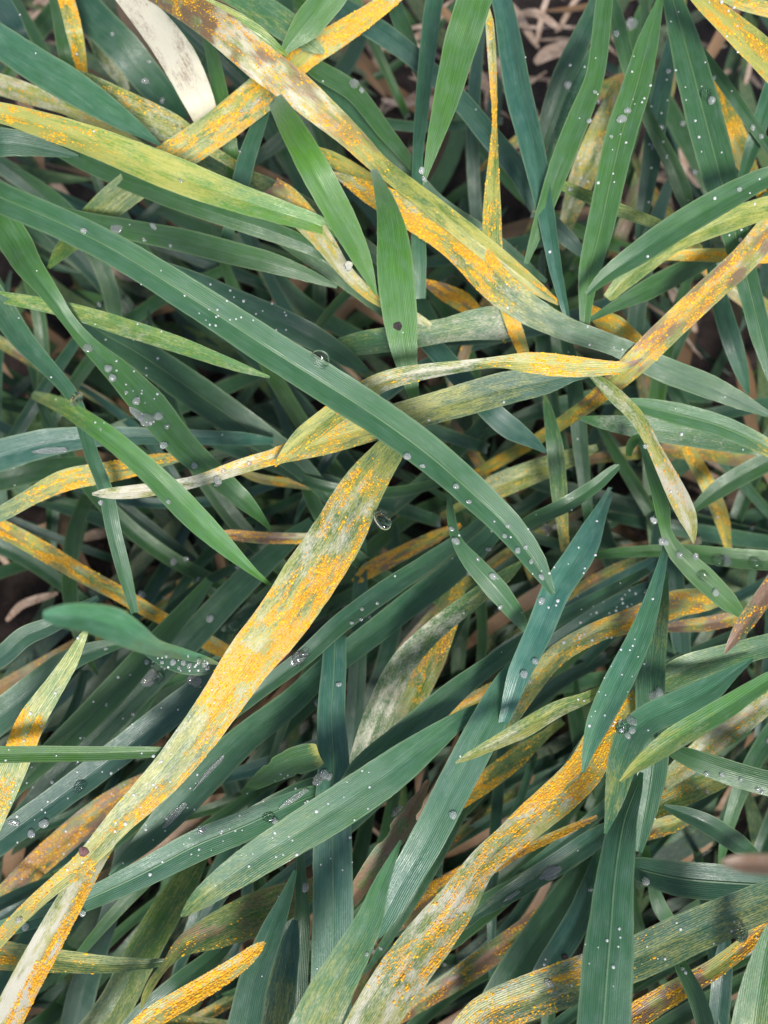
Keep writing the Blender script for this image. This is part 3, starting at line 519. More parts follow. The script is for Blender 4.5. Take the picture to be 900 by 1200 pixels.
L('mottled olive leaf with a curled yellow tip, bottom left', '165,1182,2 170,1168,10 179,1150,12 195,1130,11 215,1108,26 250,1092,44 290,1075,54 330,1058,48 365,1042,26', [114, 112, 106, 103, 96], .5, [(0, 0, .8, .1, .2), (.15, .1, .5, .1, .2), (.3, .2, .4, .1, .35), (1, .05, .35, .15, .3)], fold=.2, val=.85, tilt=5)
L('broad dark olive blade standing at the bottom left', '102,1222,50 132,1185,48 160,1129,46 188,1079,44 213,1040,37 238,1000,18', [90, 90, 88, 80], .5, [(0, 0, .3, .1, .1), (1, 0, .25, .05, .1)], fold=.2, val=.8)
L('narrow leaf packed with orange pustules at the bottom left', '145,1222,26 178,1193,27 231,1161,25 277,1132,22 300,1113,15 310,1104,3', [124, 124, 123], .6, [(0, 1, .9, .3, 0), (.9, 1, .9, .3, 0), (1, .5, .9, .2, .2)], fold=.2, pust=1.6, cols=12)
L('shaded green blade behind the orange-packed narrow leaf', '140,1222,30 170,1190,34 210,1155,32 250,1122,24 278,1096,6', [98, 97, 92], .35, val=.85)
L('smooth dark teal blade at the bottom, left of the upright one', '282,1225,46 290,1185,42 298,1147,37 318,1093,30 334,1055,18 346,1020,5', [120, 119, 116, 110], .12, fold=.3, val=1.0)
L('pale bluish blade with yellow left edge at the bottom', '318,1225,44 324,1190,42 329,1160,38 340,1111,27 346,1078,8', [114, 114, 110], .12, [(0, 0, .5, .1, 0), (1, 0, 0, 0, 0)], fold=.3, side=-1, val=1.3)
L('dark narrow stalk between the bottom upright blades', '352,1000,10 353,1040,16 354,1080,22 351,1130,25 348,1200,24', [102, 103, 100], .15, val=.8)
L('torn curling leaf with ragged yellow rim above the green curved leaf', '282,930,6 305,915,22 325,902,33 345,893,38 362,888,34 374,884,28', [104, 110, 114, 116], .4, [(0, 0, .1, 0, 0), (.9, 0, .1, 0, 0), (1, 0, .8, .1, 0)], fold=-.2, tilt=-12, rag=.6, root=False, val=1.0)
L('level dark teal leaf behind the torn curling one', '285,962,22 320,947,32 352,930,30 375,915,16', [100, 100, 96], .1, val=.85)
# ---- lower right
L('large green leaf with yellow rust spots rising to the right edge', '535,1222,36 560,1196,44 580,1184,48 651,1157,50 740,1125,48 793,1100,48 847,1076,46 900,1054,42 930,1042,36', [116, 118, 118, 116, 114], .22, [(0, .2, .5, .4, 0), (.15, .4, .5, .35, 0), (.3, .8, .5, .25, 0, -.7), (.42, .8, .45, .2, 0, -.7), (.5, .15, .3, .1, 0), (.75, .05, .35, .1, 0), (.9, 0, .3, .1, 0), (1, 0, .2, 0, 0)], fold=.16, tilt=-8, val=1.05, cols=16, pust=1.0)
L('orange brown narrow leaf crossing the bottom right', '700,1222,28 747,1189,30 793,1161,27 847,1129,22 897,1086,18 925,1062,16', [96, 98, 99], .6, [(0, .7, .8, 0, .7), (.5, .6, .9, 0, .6), (1, .8, .9, 0, .3)], fold=.2)
L('green blade standing in the bottom right corner', '912,1062,3 905,1085,12 896,1120,28 889,1160,42 884,1195,50 881,1230,56', [130, 128, 126], .35, [(0, 0, 0, 0, 0), (1, 0, .3, 0, 0)], fold=.2, val=1.1, tilt=8)
L('level dark leaf with clear midrib below the pinkish blurred tip', '735,1015,20 755,1020,34 793,1029,44 847,1034,47 900,1037,38 930,1038,26', [98, 101, 102, 101], .1, fold=.32, val=1.0, tilt=-6, rib=.2)
L('bluish leaf with light green tip edge, lower right of center', '560,1072,10 580,1058,19 616,1036,25 651,1014,29 687,990,29 706,976,22 722,962,6', [100, 102, 102, 98], .08, [(0, 0, .2, 0, 0), (1, 0, .1, 0, 0)], fold=.3, val=1.0)
L('very thin rusted leaf stem, lower right of center', '575,1022,8 600,1004,11 633,987,12 668,971,10 700,957,5', [92, 95, 95], .6, [(0, .6, .8, 0, .6), (1, .7, .8, 0, .4)])
L('glossy green blade with droplets entering from the right edge, lower right', '770,870,4 790,881,17 812,890,25 850,904,30 895,917,31 930,924,30', [114, 119, 121, 122], .4, fold=-.2, tilt=-6, val=.85)
L('shaded twisted leaf between the right edge blades, lower right', '778,945,6 800,953,19 829,965,26 864,988,27 888,1002,8', [104, 105, 100], .25, fold=.35, val=.85)
L('pale mottled leaf below the slender yellow-edged blade', '775,918,18 800,900,28 829,875,32 870,842,36 910,808,36 935,790,32', [102, 106, 108, 108], .5, [(0, .2, .5, .5, .2), (.5, .2, .5, .6, .3), (1, .2, .5, .5, .3)], fold=.2, val=1.1, pust=.4)
L('yellow-green shaded leaf below the pale mottled one', '750,958,14 770,946,28 811,926,30 847,912,23 870,900,8', [98, 99, 95], .6, [(0, .3, .5, .1, 0), (1, .1, .6, .2, 0)])
L('yellow-brown leaf stub under the glossy droplet blade', '745,985,10 765,972,24 790,965,22 812,958,8', 88, .6, [(0, .2, .6, .2, .4), (1, .2, .7, .2, .3)])
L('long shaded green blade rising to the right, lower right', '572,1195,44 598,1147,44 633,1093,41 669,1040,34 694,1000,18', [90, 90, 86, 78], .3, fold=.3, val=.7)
L('droplet-lined bluish blade left of the tall teal one', '610,1185,10 626,1158,22 644,1129,30 669,1093,34 688,1050,28 698,1010,12', [100, 102, 100, 92], .08, fold=.3, val=1.0)
L('green blade under the wide pale leaf, lower center right', '505,1120,16 532,1093,34 567,1065,34 610,1036,22 640,1016,6', [92, 93, 88], .3, fold=.3, val=.85)
L('pinkish brown leaf stub near the bottom center right', '470,1194,12 496,1172,22 539,1145,27 592,1107,28 640,1070,24 660,1052,8', [82, 84, 80], .5, [(0, .3, .4, .4, .8), (1, .4, .5, .1, .8)], fold=.2)
L('shredded dry brown leaf between the lower center blades', '418,1045,22 436,1020,28 455,992,30 475,962,27 490,936,16 502,915,6', [104, 108, 109, 104], .5, [(0, 0, .3, .1, 1), (1, 0, .3, .2, 1)], fold=.5, rag=.8, pust=0)
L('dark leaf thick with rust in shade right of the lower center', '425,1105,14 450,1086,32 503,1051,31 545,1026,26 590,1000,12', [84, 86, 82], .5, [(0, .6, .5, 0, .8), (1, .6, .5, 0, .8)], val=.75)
L('arched pale leaf with pink and orange stains at center', '412,925,28 422,896,34 443,839,40 468,782,35 503,743,29 539,714,26 565,694,23 592,675,18 612,658,5', [98, 100, 101, 99, 94], .4, [(0, .05, .2, .5, 0), (.4, .15, .25, .6, .2), (.6, .1, .2, .5, .1), (.8, .1, .4, .1, 0), (1, 0, .2, 0, 0)], fold=.3, tilt=-8, pust=.5)
L('second pale stained leaf crossing under the arched one', '455,885,22 478,832,35 503,775,40 525,718,34 539,672,22 546,645,8', [88, 90, 88, 82], .5, [(0, .1, .4, .4, .1), (.5, .4, .5, .2, .4), (1, .2, .6, 0, 0)], fold=.25, val=.95)
L('short orange streaked leaf right of the rust-covered leaf', '415,682,8 432,668,22 468,650,21 510,629,17 540,615,6', [82, 82, 78], .55, [(0, .6, .6, .1, .6), (1, .6, .7, .1, .5)])
L('straight thin brown-orange leaf behind the rust-covered one', '255,626,6 270,626,14 300,630,16 361,631,14 400,628,6', [94, 94, 92], .6, [(0, .5, .7, .5, .7), (1, .6, .7, .4, .6)], pust=.6)
L('yellow leaf strip below the center twist', '270,545,6 300,560,12 340,566,13 390,572,12 420,580,5', 84, .6, [(0, .5, .7, 0, .3), (1, .4, .7, 0, .3)])
L('dark olive leaf with bright orange smear, center', '500,853,8 532,835,22 575,812,25 612,790,15 635,775,5', [86, 88, 84], .5, [(0, .6, .6, 0, .4), (.3, .9, .8, 0, .3), (.6, .8, .8, 0, .2), (1, .1, .5, 0, 0)])
L('orange smeared leaf in shade below the small yellowish tip', '500,965,8 530,942,24 570,915,28 605,888,26 640,860,12', [86, 88, 84], .5, [(0, .5, .5, 0, .4), (.35, .9, .8, 0, .2), (.6, .4, .5, 0, .2), (1, .1, .5, 0, 0)], val=.8)
L('slim dark upright blade behind the broad rusted one', '425,632,10 422,690,20 420,760,23 416,830,24 410,905,22', [82, 82, 78], .1, val=.9)
L('short dark vertical blade below center', '516,955,16 509,1000,26 505,1045,25 500,1085,14', [86, 86, 80], .12, val=.9)
L('dark upright stalk left of the hanging yellow and cream tip', '662,392,14 670,430,21 676,475,22 681,530,20 688,592,14', [92, 92, 84], .1, val=.85)
L('small pointed green blade standing under the center twist', '638,462,3 642,480,12 650,521,22 655,574,22 660,622,14', [98, 98, 90], .4, [(0, 0, .2, 0, 0), (.7, 0, .2, 0, 0), (1, .3, .6, 0, .2)], val=.85)
L('finger-like green blade with rounded tip at center right', '726,545,3 722,548,11 712,556,15 699,568,18 662,592,21 620,612,18 592,636,10', [110, 109, 106, 98], .3, fold=.3, val=.9, root=False)
L('dim grey-yellow blade low in the center right shade', '545,590,12 580,571,34 633,550,31 672,535,22 700,524,8', [84, 86, 82], .5, [(0, .2, .6, .2, .1), (1, 0, .4, .2, 0)], val=.85)
L('pale grey-green level leaf at right, middle height', '680,490,5 700,494,16 758,501,33 829,511,35 878,521,26 920,530,12', [102, 104, 103, 100], .3, [(0, 0, .1, .2, 0), (1, 0, .15, .3, 0)], fold=.25, tilt=-6, val=1.2, cols=12)
L('green leaf with yellow end sweeping to the right edge, middle height', '720,470,6 750,475,20 793,485,29 847,500,28 900,525,23 930,542,16', [110, 112, 113, 113], .3, [(0, 0, 0, 0, 0), (.7, 0, .1, 0, 0), (.88, .3, .8, .1, 0), (1, .3, .8, .1, .1)], fold=.25, tilt=8, val=1.05, rib=.2)
L('short blue blade standing in the right side gap', '833,308,12 843,350,22 857,397,25 869,435,18 877,462,4', [98, 97, 92], .08, val=1.0)
L('orange striped leaf falling in the right side shade', '800,515,8 811,535,19 829,567,21 845,605,20 853,640,10', [86, 86, 78], .6, [(0, .5, .7, .1, .2), (1, .3, .7, .1, .3)])
L('dark green blade at the right edge below the yellow-ended leaf', '810,600,8 843,572,25 900,540,27 930,525,24', [88, 92, 94], .4, val=.8)
L('orange spotted blade end beside the long upright blade', '688,358,8 703,372,22 722,384,30 747,402,20 760,412,6', [100, 102, 98], .6, [(0, .7, .8, .1, .2), (1, .6, .8, .1, .3)])
L('green blade leaning under the yellow-blotched leaf', '685,378,5 722,358,15 758,340,28 800,318,27 850,296,14', [106, 106, 100], .35, val=.95, fold=.3)
L('dark vertical blade behind the upright teal one, right', '788,645,14 792,690,25 797,740,26 802,790,16', [88, 88, 80], .15, val=.8)
L('dark blue blade rising behind the glaucous pointed one', '560,792,10 580,770,20 633,739,23 687,704,25 751,668,21 785,648,8', [86, 87, 84], .08, val=.8)
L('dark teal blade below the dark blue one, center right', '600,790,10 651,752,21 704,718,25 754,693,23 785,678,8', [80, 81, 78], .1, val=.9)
L('dim vertical blade by the lower left bluish arc', '152,940,10 149,975,22 132,1058,24 118,1105,27 98,1155,38 85,1215,40', [80, 80, 76, 72], .15, val=.85)
L('small green blade emerging under the large spotted leaf, bottom right', '785,1105,6 800,1136,19 818,1172,24 830,1215,24', [104, 108, 108], .3, val=1.0)
L('shaded blue blade standing in the bottom right gap', '850,1100,14 847,1135,25 843,1182,26 838,1225,24', [88, 88, 84], .08, val=.85)
L('slim dark blade below the level midrib leaf', '765,1035,14 772,1062,20 788,1085,18 802,1110,6', [86, 86, 82], .3, val=.85)

# ------------------------------------------------------------------ the understorey: shaded blades filling the tangle
N_TRACED = len(LEAVES)
def field(x, y, R):
    """dominant direction of the shaded blades, degrees, image axes (y down)"""
    if y < 480 and x < 480: a = R.choice([35, 30, 40, -40, 70])
    elif y < 520: a = R.choice([80, 100, 65, 115, 40, -20])
    elif x > 560 and y < 680: a = R.choice([10, 20, -30, 70, -45])
    elif y < 640: a = R.choice([35, 10, -40, 60])
    else: a = R.choice([-42, -48, -38, -55, -90, -30])
    return a + R.uniform(-12, 12)
FILL = []
RF = random.Random(21)
GAPS = [(465, 80, 62), (640, 55, 75), (665, 175, 45), (815, 235, 34), (880, 90, 45), (45, 35, 40), (60, 215, 30), (30, 710, 30), (845, 590, 35), (805, 375, 25), (545, 90, 30)]
for gy in range(14):
    for gx in range(12):
        for lay in range(2):
            x = -30 + gx * 87 + RF.uniform(-40, 40); y = -30 + gy * 97 + RF.uniform(-44, 44)
            if lay and RF.random() < .45: continue
            FILL.append((x, y, lay))
DEEP = {'green': 'dim green blade deep in the shade', 'blue': 'dim blue-green blade deep in the shade', 'yellow': 'dim yellowing rusty blade deep in the shade'}
def place(x, y):
    v = 'top' if y < 200 else 'upper' if y < 400 else 'middle' if y < 620 else 'lower' if y < 900 else 'bottom'
    hz = 'left edge' if x < 150 else 'left' if x < 350 else 'center' if x < 550 else 'right' if x < 750 else 'right edge'
    return f'{v} {hz}'
for (x, y, lay) in FILL:
    a = math.radians(field(x, y, RF)); ln = RF.uniform(120, 210); bend = RF.uniform(-.35, .35)
    wd = RF.uniform(13, 25); h0 = RF.uniform(55, 68) if lay == 0 else RF.uniform(70, 86)
    pts = []
    for q, wq in ((-1, .12), (-.82, .5), (-.4, .9), (0, 1), (.45, .95), (.9, .75)):
        aa = a + bend * q
        pts.append((x + math.cos(aa) * ln * q, y + math.sin(aa) * ln * q, wd * wq))
    if any(math.hypot(px_ - cx_, py_ - cy_) < cr_ for px_, py_, _ in pts for cx_, cy_, cr_ in GAPS) and RF.random() < .85: continue
    r = RF.random()
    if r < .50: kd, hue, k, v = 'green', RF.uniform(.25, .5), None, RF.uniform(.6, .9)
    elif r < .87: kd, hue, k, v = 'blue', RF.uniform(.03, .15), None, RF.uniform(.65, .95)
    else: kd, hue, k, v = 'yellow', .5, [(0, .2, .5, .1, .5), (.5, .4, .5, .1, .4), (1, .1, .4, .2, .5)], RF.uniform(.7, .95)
    dg = math.degrees(a) % 180
    ori = 'lying level' if dg < 18 or dg > 162 else 'standing upright' if 72 < dg < 108 else ('falling right' if dg < 90 else 'rising right')
    ori += ', narrow' if wd < 17 else ', broad' if wd > 21 else ''
    leaf(f'{DEEP[kd]}, {ori}, {place(x, y)}', pts, [h0 - 6, h0 + 4, h0 + 3, h0 - 8], hue, k, fold=RF.uniform(.2, .4), tilt=RF.uniform(-14, 14), val=v, cols=8, group=f'shaded {kd} blades at {place(x, y)}', pust=.4, step=9)

# the lowest blades, past counting, in one mass
def leaf_mass():
    G = np.random.default_rng(31); V, F, UU, WE, KG = [], [], [], [], []; b = 0
    R = random.Random(8)
    for i in range(760):
        x = R.uniform(-60, 960); y = R.uniform(-60, 1260); a = math.radians(field(x, y, R)); ln = R.uniform(90, 170); bend = R.uniform(-.4, .4)
        if any(math.hypot(x - cx_, y - cy_) < cr_ + 50 for cx_, cy_, cr_ in GAPS) and R.random() < .93: continue
        h0 = R.uniform(30, 56); wd = R.uniform(.004, .0085); n = 14; t = np.linspace(-1, 1, n)
        c = np.array([at(x + math.cos(a + bend * q) * ln * q, y + math.sin(a + bend * q) * ln * q, deep(h0 - 6 * q * q + 5 * q)) for q in t])
        T = np.gradient(c, axis=0); S = np.cross(T, np.array(AX_UP)); S /= np.linalg.norm(S, axis=1)[:, None] + 1e-9
        w_ = wd / 2 * (1 - np.abs(t) ** 4 * .95)
        u = np.linspace(-1, 1, 5); P = c[:, None] + S[:, None] * (u[None] * w_[:, None])[..., None] + np.array(AX_UP) * (np.abs(u)[None] * w_[:, None] * R.uniform(.15, .45))[..., None]
        idx = np.arange(n * 5).reshape(n, 5) + b; b += n * 5
        V.append(P.reshape(-1, 3)); F.append(np.stack([idx[:-1, :-1], idx[:-1, 1:], idx[1:, 1:], idx[1:, :-1]], -1).reshape(-1, 4))
        UU.append(np.stack([np.tile(u * wd * 500, n) + i * 9, np.repeat(t * 80, 5)], -1))
        dead = R.random() < .2
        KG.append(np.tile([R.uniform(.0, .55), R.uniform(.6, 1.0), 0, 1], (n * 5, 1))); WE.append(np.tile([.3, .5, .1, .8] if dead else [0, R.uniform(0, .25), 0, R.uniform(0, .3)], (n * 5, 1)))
    me = bpy.data.meshes.new('shaded_leaf_mass'); V, F, U = np.vstack(V), np.vstack(F), np.vstack(UU); fill_mesh(me, V, F)
    Lr = me.uv_layers.new(name='mm'); Lr.data.foreach_set('uv', U[F.reshape(-1)].astype(np.float32).reshape(-1))
    for nm_, a_ in (('kind_of_green', np.vstack(KG)), ('wear', np.vstack(WE))):
        k_ = me.attributes.new(nm_, 'FLOAT_COLOR', 'POINT'); k_.data.foreach_set('color', a_.astype(np.float32).reshape(-1))
    me.materials.append(M_LEAF)
    o = bpy.data.objects.new('shaded_leaf_mass', me); COL.objects.link(o); tag(o, 'mass of dim blades at the very bottom of the tangle', 'leaf', kind='stuff')
leaf_mass()

# ------------------------------------------------------------------ the soil
def soil_sheet():
    n = 220
    e = np.linspace(-1, 1, n); xs = np.sign(e) * (np.abs(e) * .22 + np.abs(e) ** 7 * 6)
    X, Y = np.meshgrid(xs, xs, indexing='ij'); mm_x, mm_y = X * 1000 + 900, Y * 1000 + 900
    fade = np.exp(-(np.hypot(X, Y) / .6) ** 2)
    Z = (fbm(mm_x / 22, mm_y / 22, 1) - .6) * .012 + (fbm(mm_x / 5, mm_y / 5, 2) - .6) * .006 * fade
    me = grid_mesh('soil', np.stack([X, Y, Z], -1), mat=M_SOIL)
    o = bpy.data.objects.new('soil', me); COL.objects.link(o); tag(o, kind='structure'); return o
soil_sheet()
def soil_z(x, y):
    return float((fbm(np.array([x * 1000 + 900]) / 22, np.array([y * 1000 + 900]) / 22, 1)[0] - .6) * .012)
# crumbs of soil
def crumbs():
    G = np.random.default_rng(5); q = 2600
    X = G.uniform(-.17, .17, q); Y = G.uniform(-.17, .24, q); r = G.uniform(.0006, .0035, q) * G.random(q) ** .5
    zz = (fbm(X * 1000 / 22 + 900 / 22, Y * 1000 / 22 + 900 / 22, 1) - .6) * .012
    ph = (1 + 5 ** .5) / 2
    I = np.array([(-1, ph, 0), (1, ph, 0), (-1, -ph, 0), (1, -ph, 0), (0, -1, ph), (0, 1, ph), (0, -1, -ph), (0, 1, -ph), (ph, 0, -1), (ph, 0, 1), (-ph, 0, -1), (-ph, 0, 1)]) / 1.9
    Fi = np.array([(0, 11, 5), (0, 5, 1), (0, 1, 7), (0, 7, 10), (0, 10, 11), (1, 5, 9), (5, 11, 4), (11, 10, 2), (10, 7, 6), (7, 1, 8), (3, 9, 4), (3, 4, 2), (3, 2, 6), (3, 6, 8), (3, 8, 9), (4, 9, 5), (2, 4, 11), (6, 2, 10), (8, 6, 7), (9, 8, 1)])
    V = I[None] * r[:, None, None] * G.uniform(.6, 1.3, (q, 12, 1)) * np.array([1, 1, .7]) + np.stack([X, Y, zz + r * .3], -1)[:, None]
    F = Fi[None] + (np.arange(q) * 12)[:, None, None]
    me = bpy.data.meshes.new('soil_crumbs'); fill_mesh(me, V.reshape(-1, 3), F.reshape(-1, 3)); me.materials.append(M_SOIL)
    o = bpy.data.objects.new('soil_crumbs', me); COL.objects.link(o); tag(o, 'dark soil crumbs scattered over the ground between the plants', 'soil', kind='stuff')
crumbs()
# dead straw on the soil
def straw(px, py, ang, ln, wd, label, group=None, h=6, bend=.3):
    p0 = at(px, py, h); a = math.radians(ang); n = 16
    t = np.linspace(-1, 1, n); A = -a + bend * t + .12 * np.sign(np.sin(ang * 7 + t * 3))
    cx = p0.x + np.cumsum(np.cos(A)) * ln / n - np.cos(-a) * ln / 2; cy = p0.y + np.cumsum(np.sin(A)) * ln / n - np.sin(-a) * ln / 2
    cz = p0.z + .003 * np.sin(t * 2 + ang) 
    sx, sy = -np.sin(A), np.cos(A); hw = wd / 2 * (1 - .6 * np.abs(t) ** 3)
    u = np.linspace(0, 2 * math.pi, 11)
    P = np.empty((n, 11, 3))
    for j, uu in enumerate(u):
        P[:, j, 0] = cx + sx * hw * math.cos(uu); P[:, j, 1] = cy + sy * hw * math.cos(uu)
        P[:, j, 2] = cz + hw * (.16 * math.sin(uu) + .45 * abs(math.cos(uu)))
    me = grid_mesh('dead_straw', P - np.array(p0), mat=M_STRAW)
    o = bpy.data.objects.new('dead_straw', me); o.location = p0; COL.objects.link(o); tag(o, label, 'straw', group)
for (px, py, an, l_, w_, lb) in [
    (652, 62, -35, .032, .0085, 'broad pinkish dead leaf lying on the soil near the top, right of center'),
    (636, 22, -75, .030, .0028, 'thin pink straw upright on the soil by the top edge'),
    (668, 16, -50, .028, .0030, 'thin pale straw slanting beside the upright pink straw at top'),
    (592, 95, 75, .035, .0060, 'pinkish dry stalk behind the thin twisted yellow leaf'),
    (556, 78, 60, .030, .0070, 'light brown dead leaf scrap right of the broad vertical blade'),
    (470, 120, 5, .022, .0042, 'small tan straw crossing the dark gap near top center'),
    (452, 55, 30, .026, .0040, 'greyish straw at the top center gap'),
    (500, 28, -20, .024, .0030, 'pale twig close to the top edge, center'),
    (722, 60, 65, .030, .0060, 'brown dead leaf in the upper right gap'),
    (762, 300, 25, .020, .0060, 'pale pink dead leaf scrap under the arching blade'),
    (800, 360, 70, .028, .0050, 'tan straw in the gap under the long rusty tan blade'),
    (40, 40, 62, .040, .0060, 'brown dead stalk in the top left gap'),
    (26, 20, 50, .030, .0040, 'thin brown straw near the top left corner'),
    (60, 215, 40, .030, .0050, 'reddish dead stalk below the yellow-mottled blade at left'),
    (150, 320, 25, .024, .0060, 'tan dead leaf scrap above the pale narrow leaf at left'),
    (35, 712, -30, .026, .0035, 'pinkish straw in the left side gap'),
    (40, 735, -60, .022, .0030, 'reddish thin straw at the left edge gap'),
    (118, 625, -20, .022, .0050, 'reddish brown leaf scrap by the orange-peppered leaf'),
    (850, 588, 25, .040, .0030, 'long thin pinkish straw in the right side gap'),
    (862, 560, 28, .034, .0026, 'second thin straw just above the long pinkish one at right'),
    (745, 598, 15, .036, .0024, 'fine pale straw passing behind the yellow and cream tip'),
    (48, 480, 10, .020, .0055, 'pale grey dead scrap near the left edge'),
    (45, 465, 45, .018, .0050, 'brown dead scrap at left, above the blurred tip'),
    (835, 215, 50, .03, .005, 'dark brown straw in the gap behind the heavy upper right blade'),
    (130, 200, 35, .03, .005, 'grey-brown dead leaf under the striped leaf, upper left')]:
    straw(px, py, an, l_, w_, lb, bend=RF.uniform(-.12, .12), h=RF.uniform(30, 75))
LIT = 'short dead straw scrap lying on the dark soil'
for i in range(130):
    if i % 4 < 3:
        gx_, gy_, gr_ = GAPS[RF.choice([0, 0, 1, 1, 1, 2, 2, 3, 4, 10, 8, 5])]; x = gx_ + RF.uniform(-1, 1) * gr_ * 1.2; y = gy_ + RF.uniform(-1, 1) * gr_ * 1.2
    else: x = RF.uniform(-20, 920); y = RF.uniform(-20, 1200)
    straw(x, y, RF.uniform(0, 180), RF.uniform(.016, .05), RF.uniform(.0012, .0055), f'{LIT}, {place(x, y)}', f'straw scraps on the soil at {place(x, y)}', bend=RF.uniform(-.1, .1), h=RF.uniform(6, 60))

# ------------------------------------------------------------------ unseen wheat added round the framed patch to block side light
def surround():
    G = random.Random(77); VVs, FFs, UU, WE, KG = [], [], [], [], []; b = 0
    for i in range(900):
        a = G.uniform(0, 2 * math.pi); rx = G.uniform(.135, .34)
        x, y = math.cos(a) * rx * .95, math.sin(a) * rx * 1.2 + .01
        ca = at(450, 600, 150)
        x += ca.x; y += ca.y
        u0, v0 = proj(Vector((x, y, .17)))
        if -90 < u0 < 990 and -90 < v0 < 1290: continue
        ht = G.uniform(.13, .24); lean = G.uniform(0, 6.28); ln = G.uniform(.02, .07); n = 9; wd = G.uniform(.006, .010)
        t = np.linspace(0, 1, n); cx = x + math.cos(lean) * ln * t ** 2; cy = y + math.sin(lean) * ln * t ** 2; cz = ht * np.sin(t * 1.7) / math.sin(1.55)
        w_ = wd * (1 - .95 * t ** 3) / 2; sx, sy = -math.sin(lean + .5), math.cos(lean + .5)
        P = np.stack([np.stack([cx + sx * w_ * s, cy + sy * w_ * s, cz + abs(s) * w_ * .3], -1) for s in (-1, 0, 1)], 1)
        ok = True
        for p in P[:, 1]:
            q = Vector(p); uu, vv = proj(q)
            if depth(q) > .02 and -25 < uu < 925 and -25 < vv < 1225: ok = False; break
        if not ok: continue
        idx = np.arange(n * 3).reshape(n, 3) + b; b += n * 3
        VVs.append(P.reshape(-1, 3)); FFs.append(np.stack([idx[:-1, :-1], idx[:-1, 1:], idx[1:, 1:], idx[1:, :-1]], -1).reshape(-1, 4))
        UU.append(np.stack([np.tile([-4., 0, 4.], n) + i * 9, np.repeat(t * 150, 3)], -1))
        KG.append(np.tile([G.uniform(.05, .5), G.uniform(.7, 1.1), 0, 1], (n * 3, 1)))
    V, F, U = np.vstack(VVs), np.vstack(FFs), np.vstack(UU)
    me = bpy.data.meshes.new('unseen_shade_wheat'); fill_mesh(me, V, F)
    Lr = me.uv_layers.new(name='mm'); Lr.data.foreach_set('uv', U[F.reshape(-1)].astype(np.float32).reshape(-1))
    for nm_, a_ in (('kind_of_green', np.vstack(KG)), ('wear', np.zeros((len(V), 4)))):
        k_ = me.attributes.new(nm_, 'FLOAT_COLOR', 'POINT'); k_.data.foreach_set('color', a_.astype(np.float32).reshape(-1))
    me.materials.append(M_LEAF)
    o = bpy.data.objects.new('unseen_shade_wheat', me); COL.objects.link(o); tag(o, 'unseen green wheat added round the framed patch to shade its sides', 'wheat', kind='stuff')
surround()

# ------------------------------------------------------------------ ray casting onto the leaves
VV, FF, OWN = [], [], []
base = 0
for li, r in enumerate(LEAVES):
    n, m = r['P'].shape[:2]; VV.append(r['P'].reshape(-1, 3))
    idx = np.arange(n * m).reshape(n, m) + base
    q = np.stack([idx[:-1, :-1], idx[:-1, 1:], idx[1:, 1:], idx[1:, :-1]], -1).reshape(-1, 4)
    FF.append(q); OWN.append(np.full(len(q), li)); base += n * m
VV = np.vstack(VV); FF = np.vstack(FF); OWN = np.concatenate(OWN)
BVH = BVHTree.FromPolygons(VV.tolist(), FF.tolist())
def hit(px, py):
    d = (at(px, py, 0) - CAM).normalized()
    loc, nor, i, dist = BVH.ray_cast(CAM, d)
    if loc is None: return None
    if nor.dot(d) > 0: nor = -nor
    return loc, nor, int(OWN[i]), d

# drop shaded blades that nothing of shows
seen = {}
for iy in range(0, 1200, 5):
    for ix in range(0, 900, 5):
        h_ = hit(ix + .5, iy + .5)
        if h_: seen[h_[2]] = seen.get(h_[2], 0) + 1
for li in range(len(LEAVES)):
    if seen.get(li, 0) < (2 if li < N_TRACED else 6):
        o = LEAVES[li]['o']
        if li < N_TRACED: print('HIDDEN', LEAVES[li]['label'])
        for c in list(o.children): bpy.data.objects.remove(c)
        bpy.data.objects.remove(o); LEAVES[li]['o'] = None
_hit = hit
def hit(px, py):
    h_ = _hit(px, py)
    return h_ if h_ and LEAVES[h_[2]]['o'] else None

# ------------------------------------------------------------------ dark spots on two leaves
def lesion(px, py, rpx, name, mat):
    h_ = hit(px, py)
    if not h_: return
    loc, nor, li, d = h_; r = rpx * depth(loc) / FPX
    bm_v, bm_f = [], []
    t = nor.orthogonal().normalized(); s = nor.cross(t)
    for ri, (rr, z) in enumerate(((1, .05), (.75, .22), (.4, .2))):
        for j in range(14):
            a = j / 14 * 2 * math.pi; k = rr * (1 + .08 * math.sin(3 * a + px) + .06 * math.sin(5 * a))
            bm_v.append(loc + t * math.cos(a) * r * k + s * math.sin(a) * r * k * 1.15 + nor * r * z)
    bm_v.append(loc + nor * r * .12)
    me = bpy.data.meshes.new(name)
    for ri in range(2):
        for j in range(14):
            b = (j + 1) % 14; bm_f.append((ri * 14 + j, ri * 14 + b, ri * 14 + 14 + b, ri * 14 + 14 + j))
    for j in range(14): bm_f.append((28 + j, 28 + (j + 1) % 14, 42))
    B = LEAVES[li]['base']
    me.from_pydata([tuple(v - Vector(B)) for v in bm_v], [], bm_f); me.materials.append(mat)
    for p in me.polygons: p.use_smooth = True
    o = bpy.data.objects.new(name, me); COL.objects.link(o); o.parent = LEAVES[li]['o']
lesion(466, 382, 5, 'black_speck', M_SPOT)
lesion(98, 998, 5.5, 'brown_spot', M_SPOTB)
lesion(730, 293, 5, 'dark_scar', M_SPOT); lesion(662, 1122, 4, 'black_speck', M_SPOT)

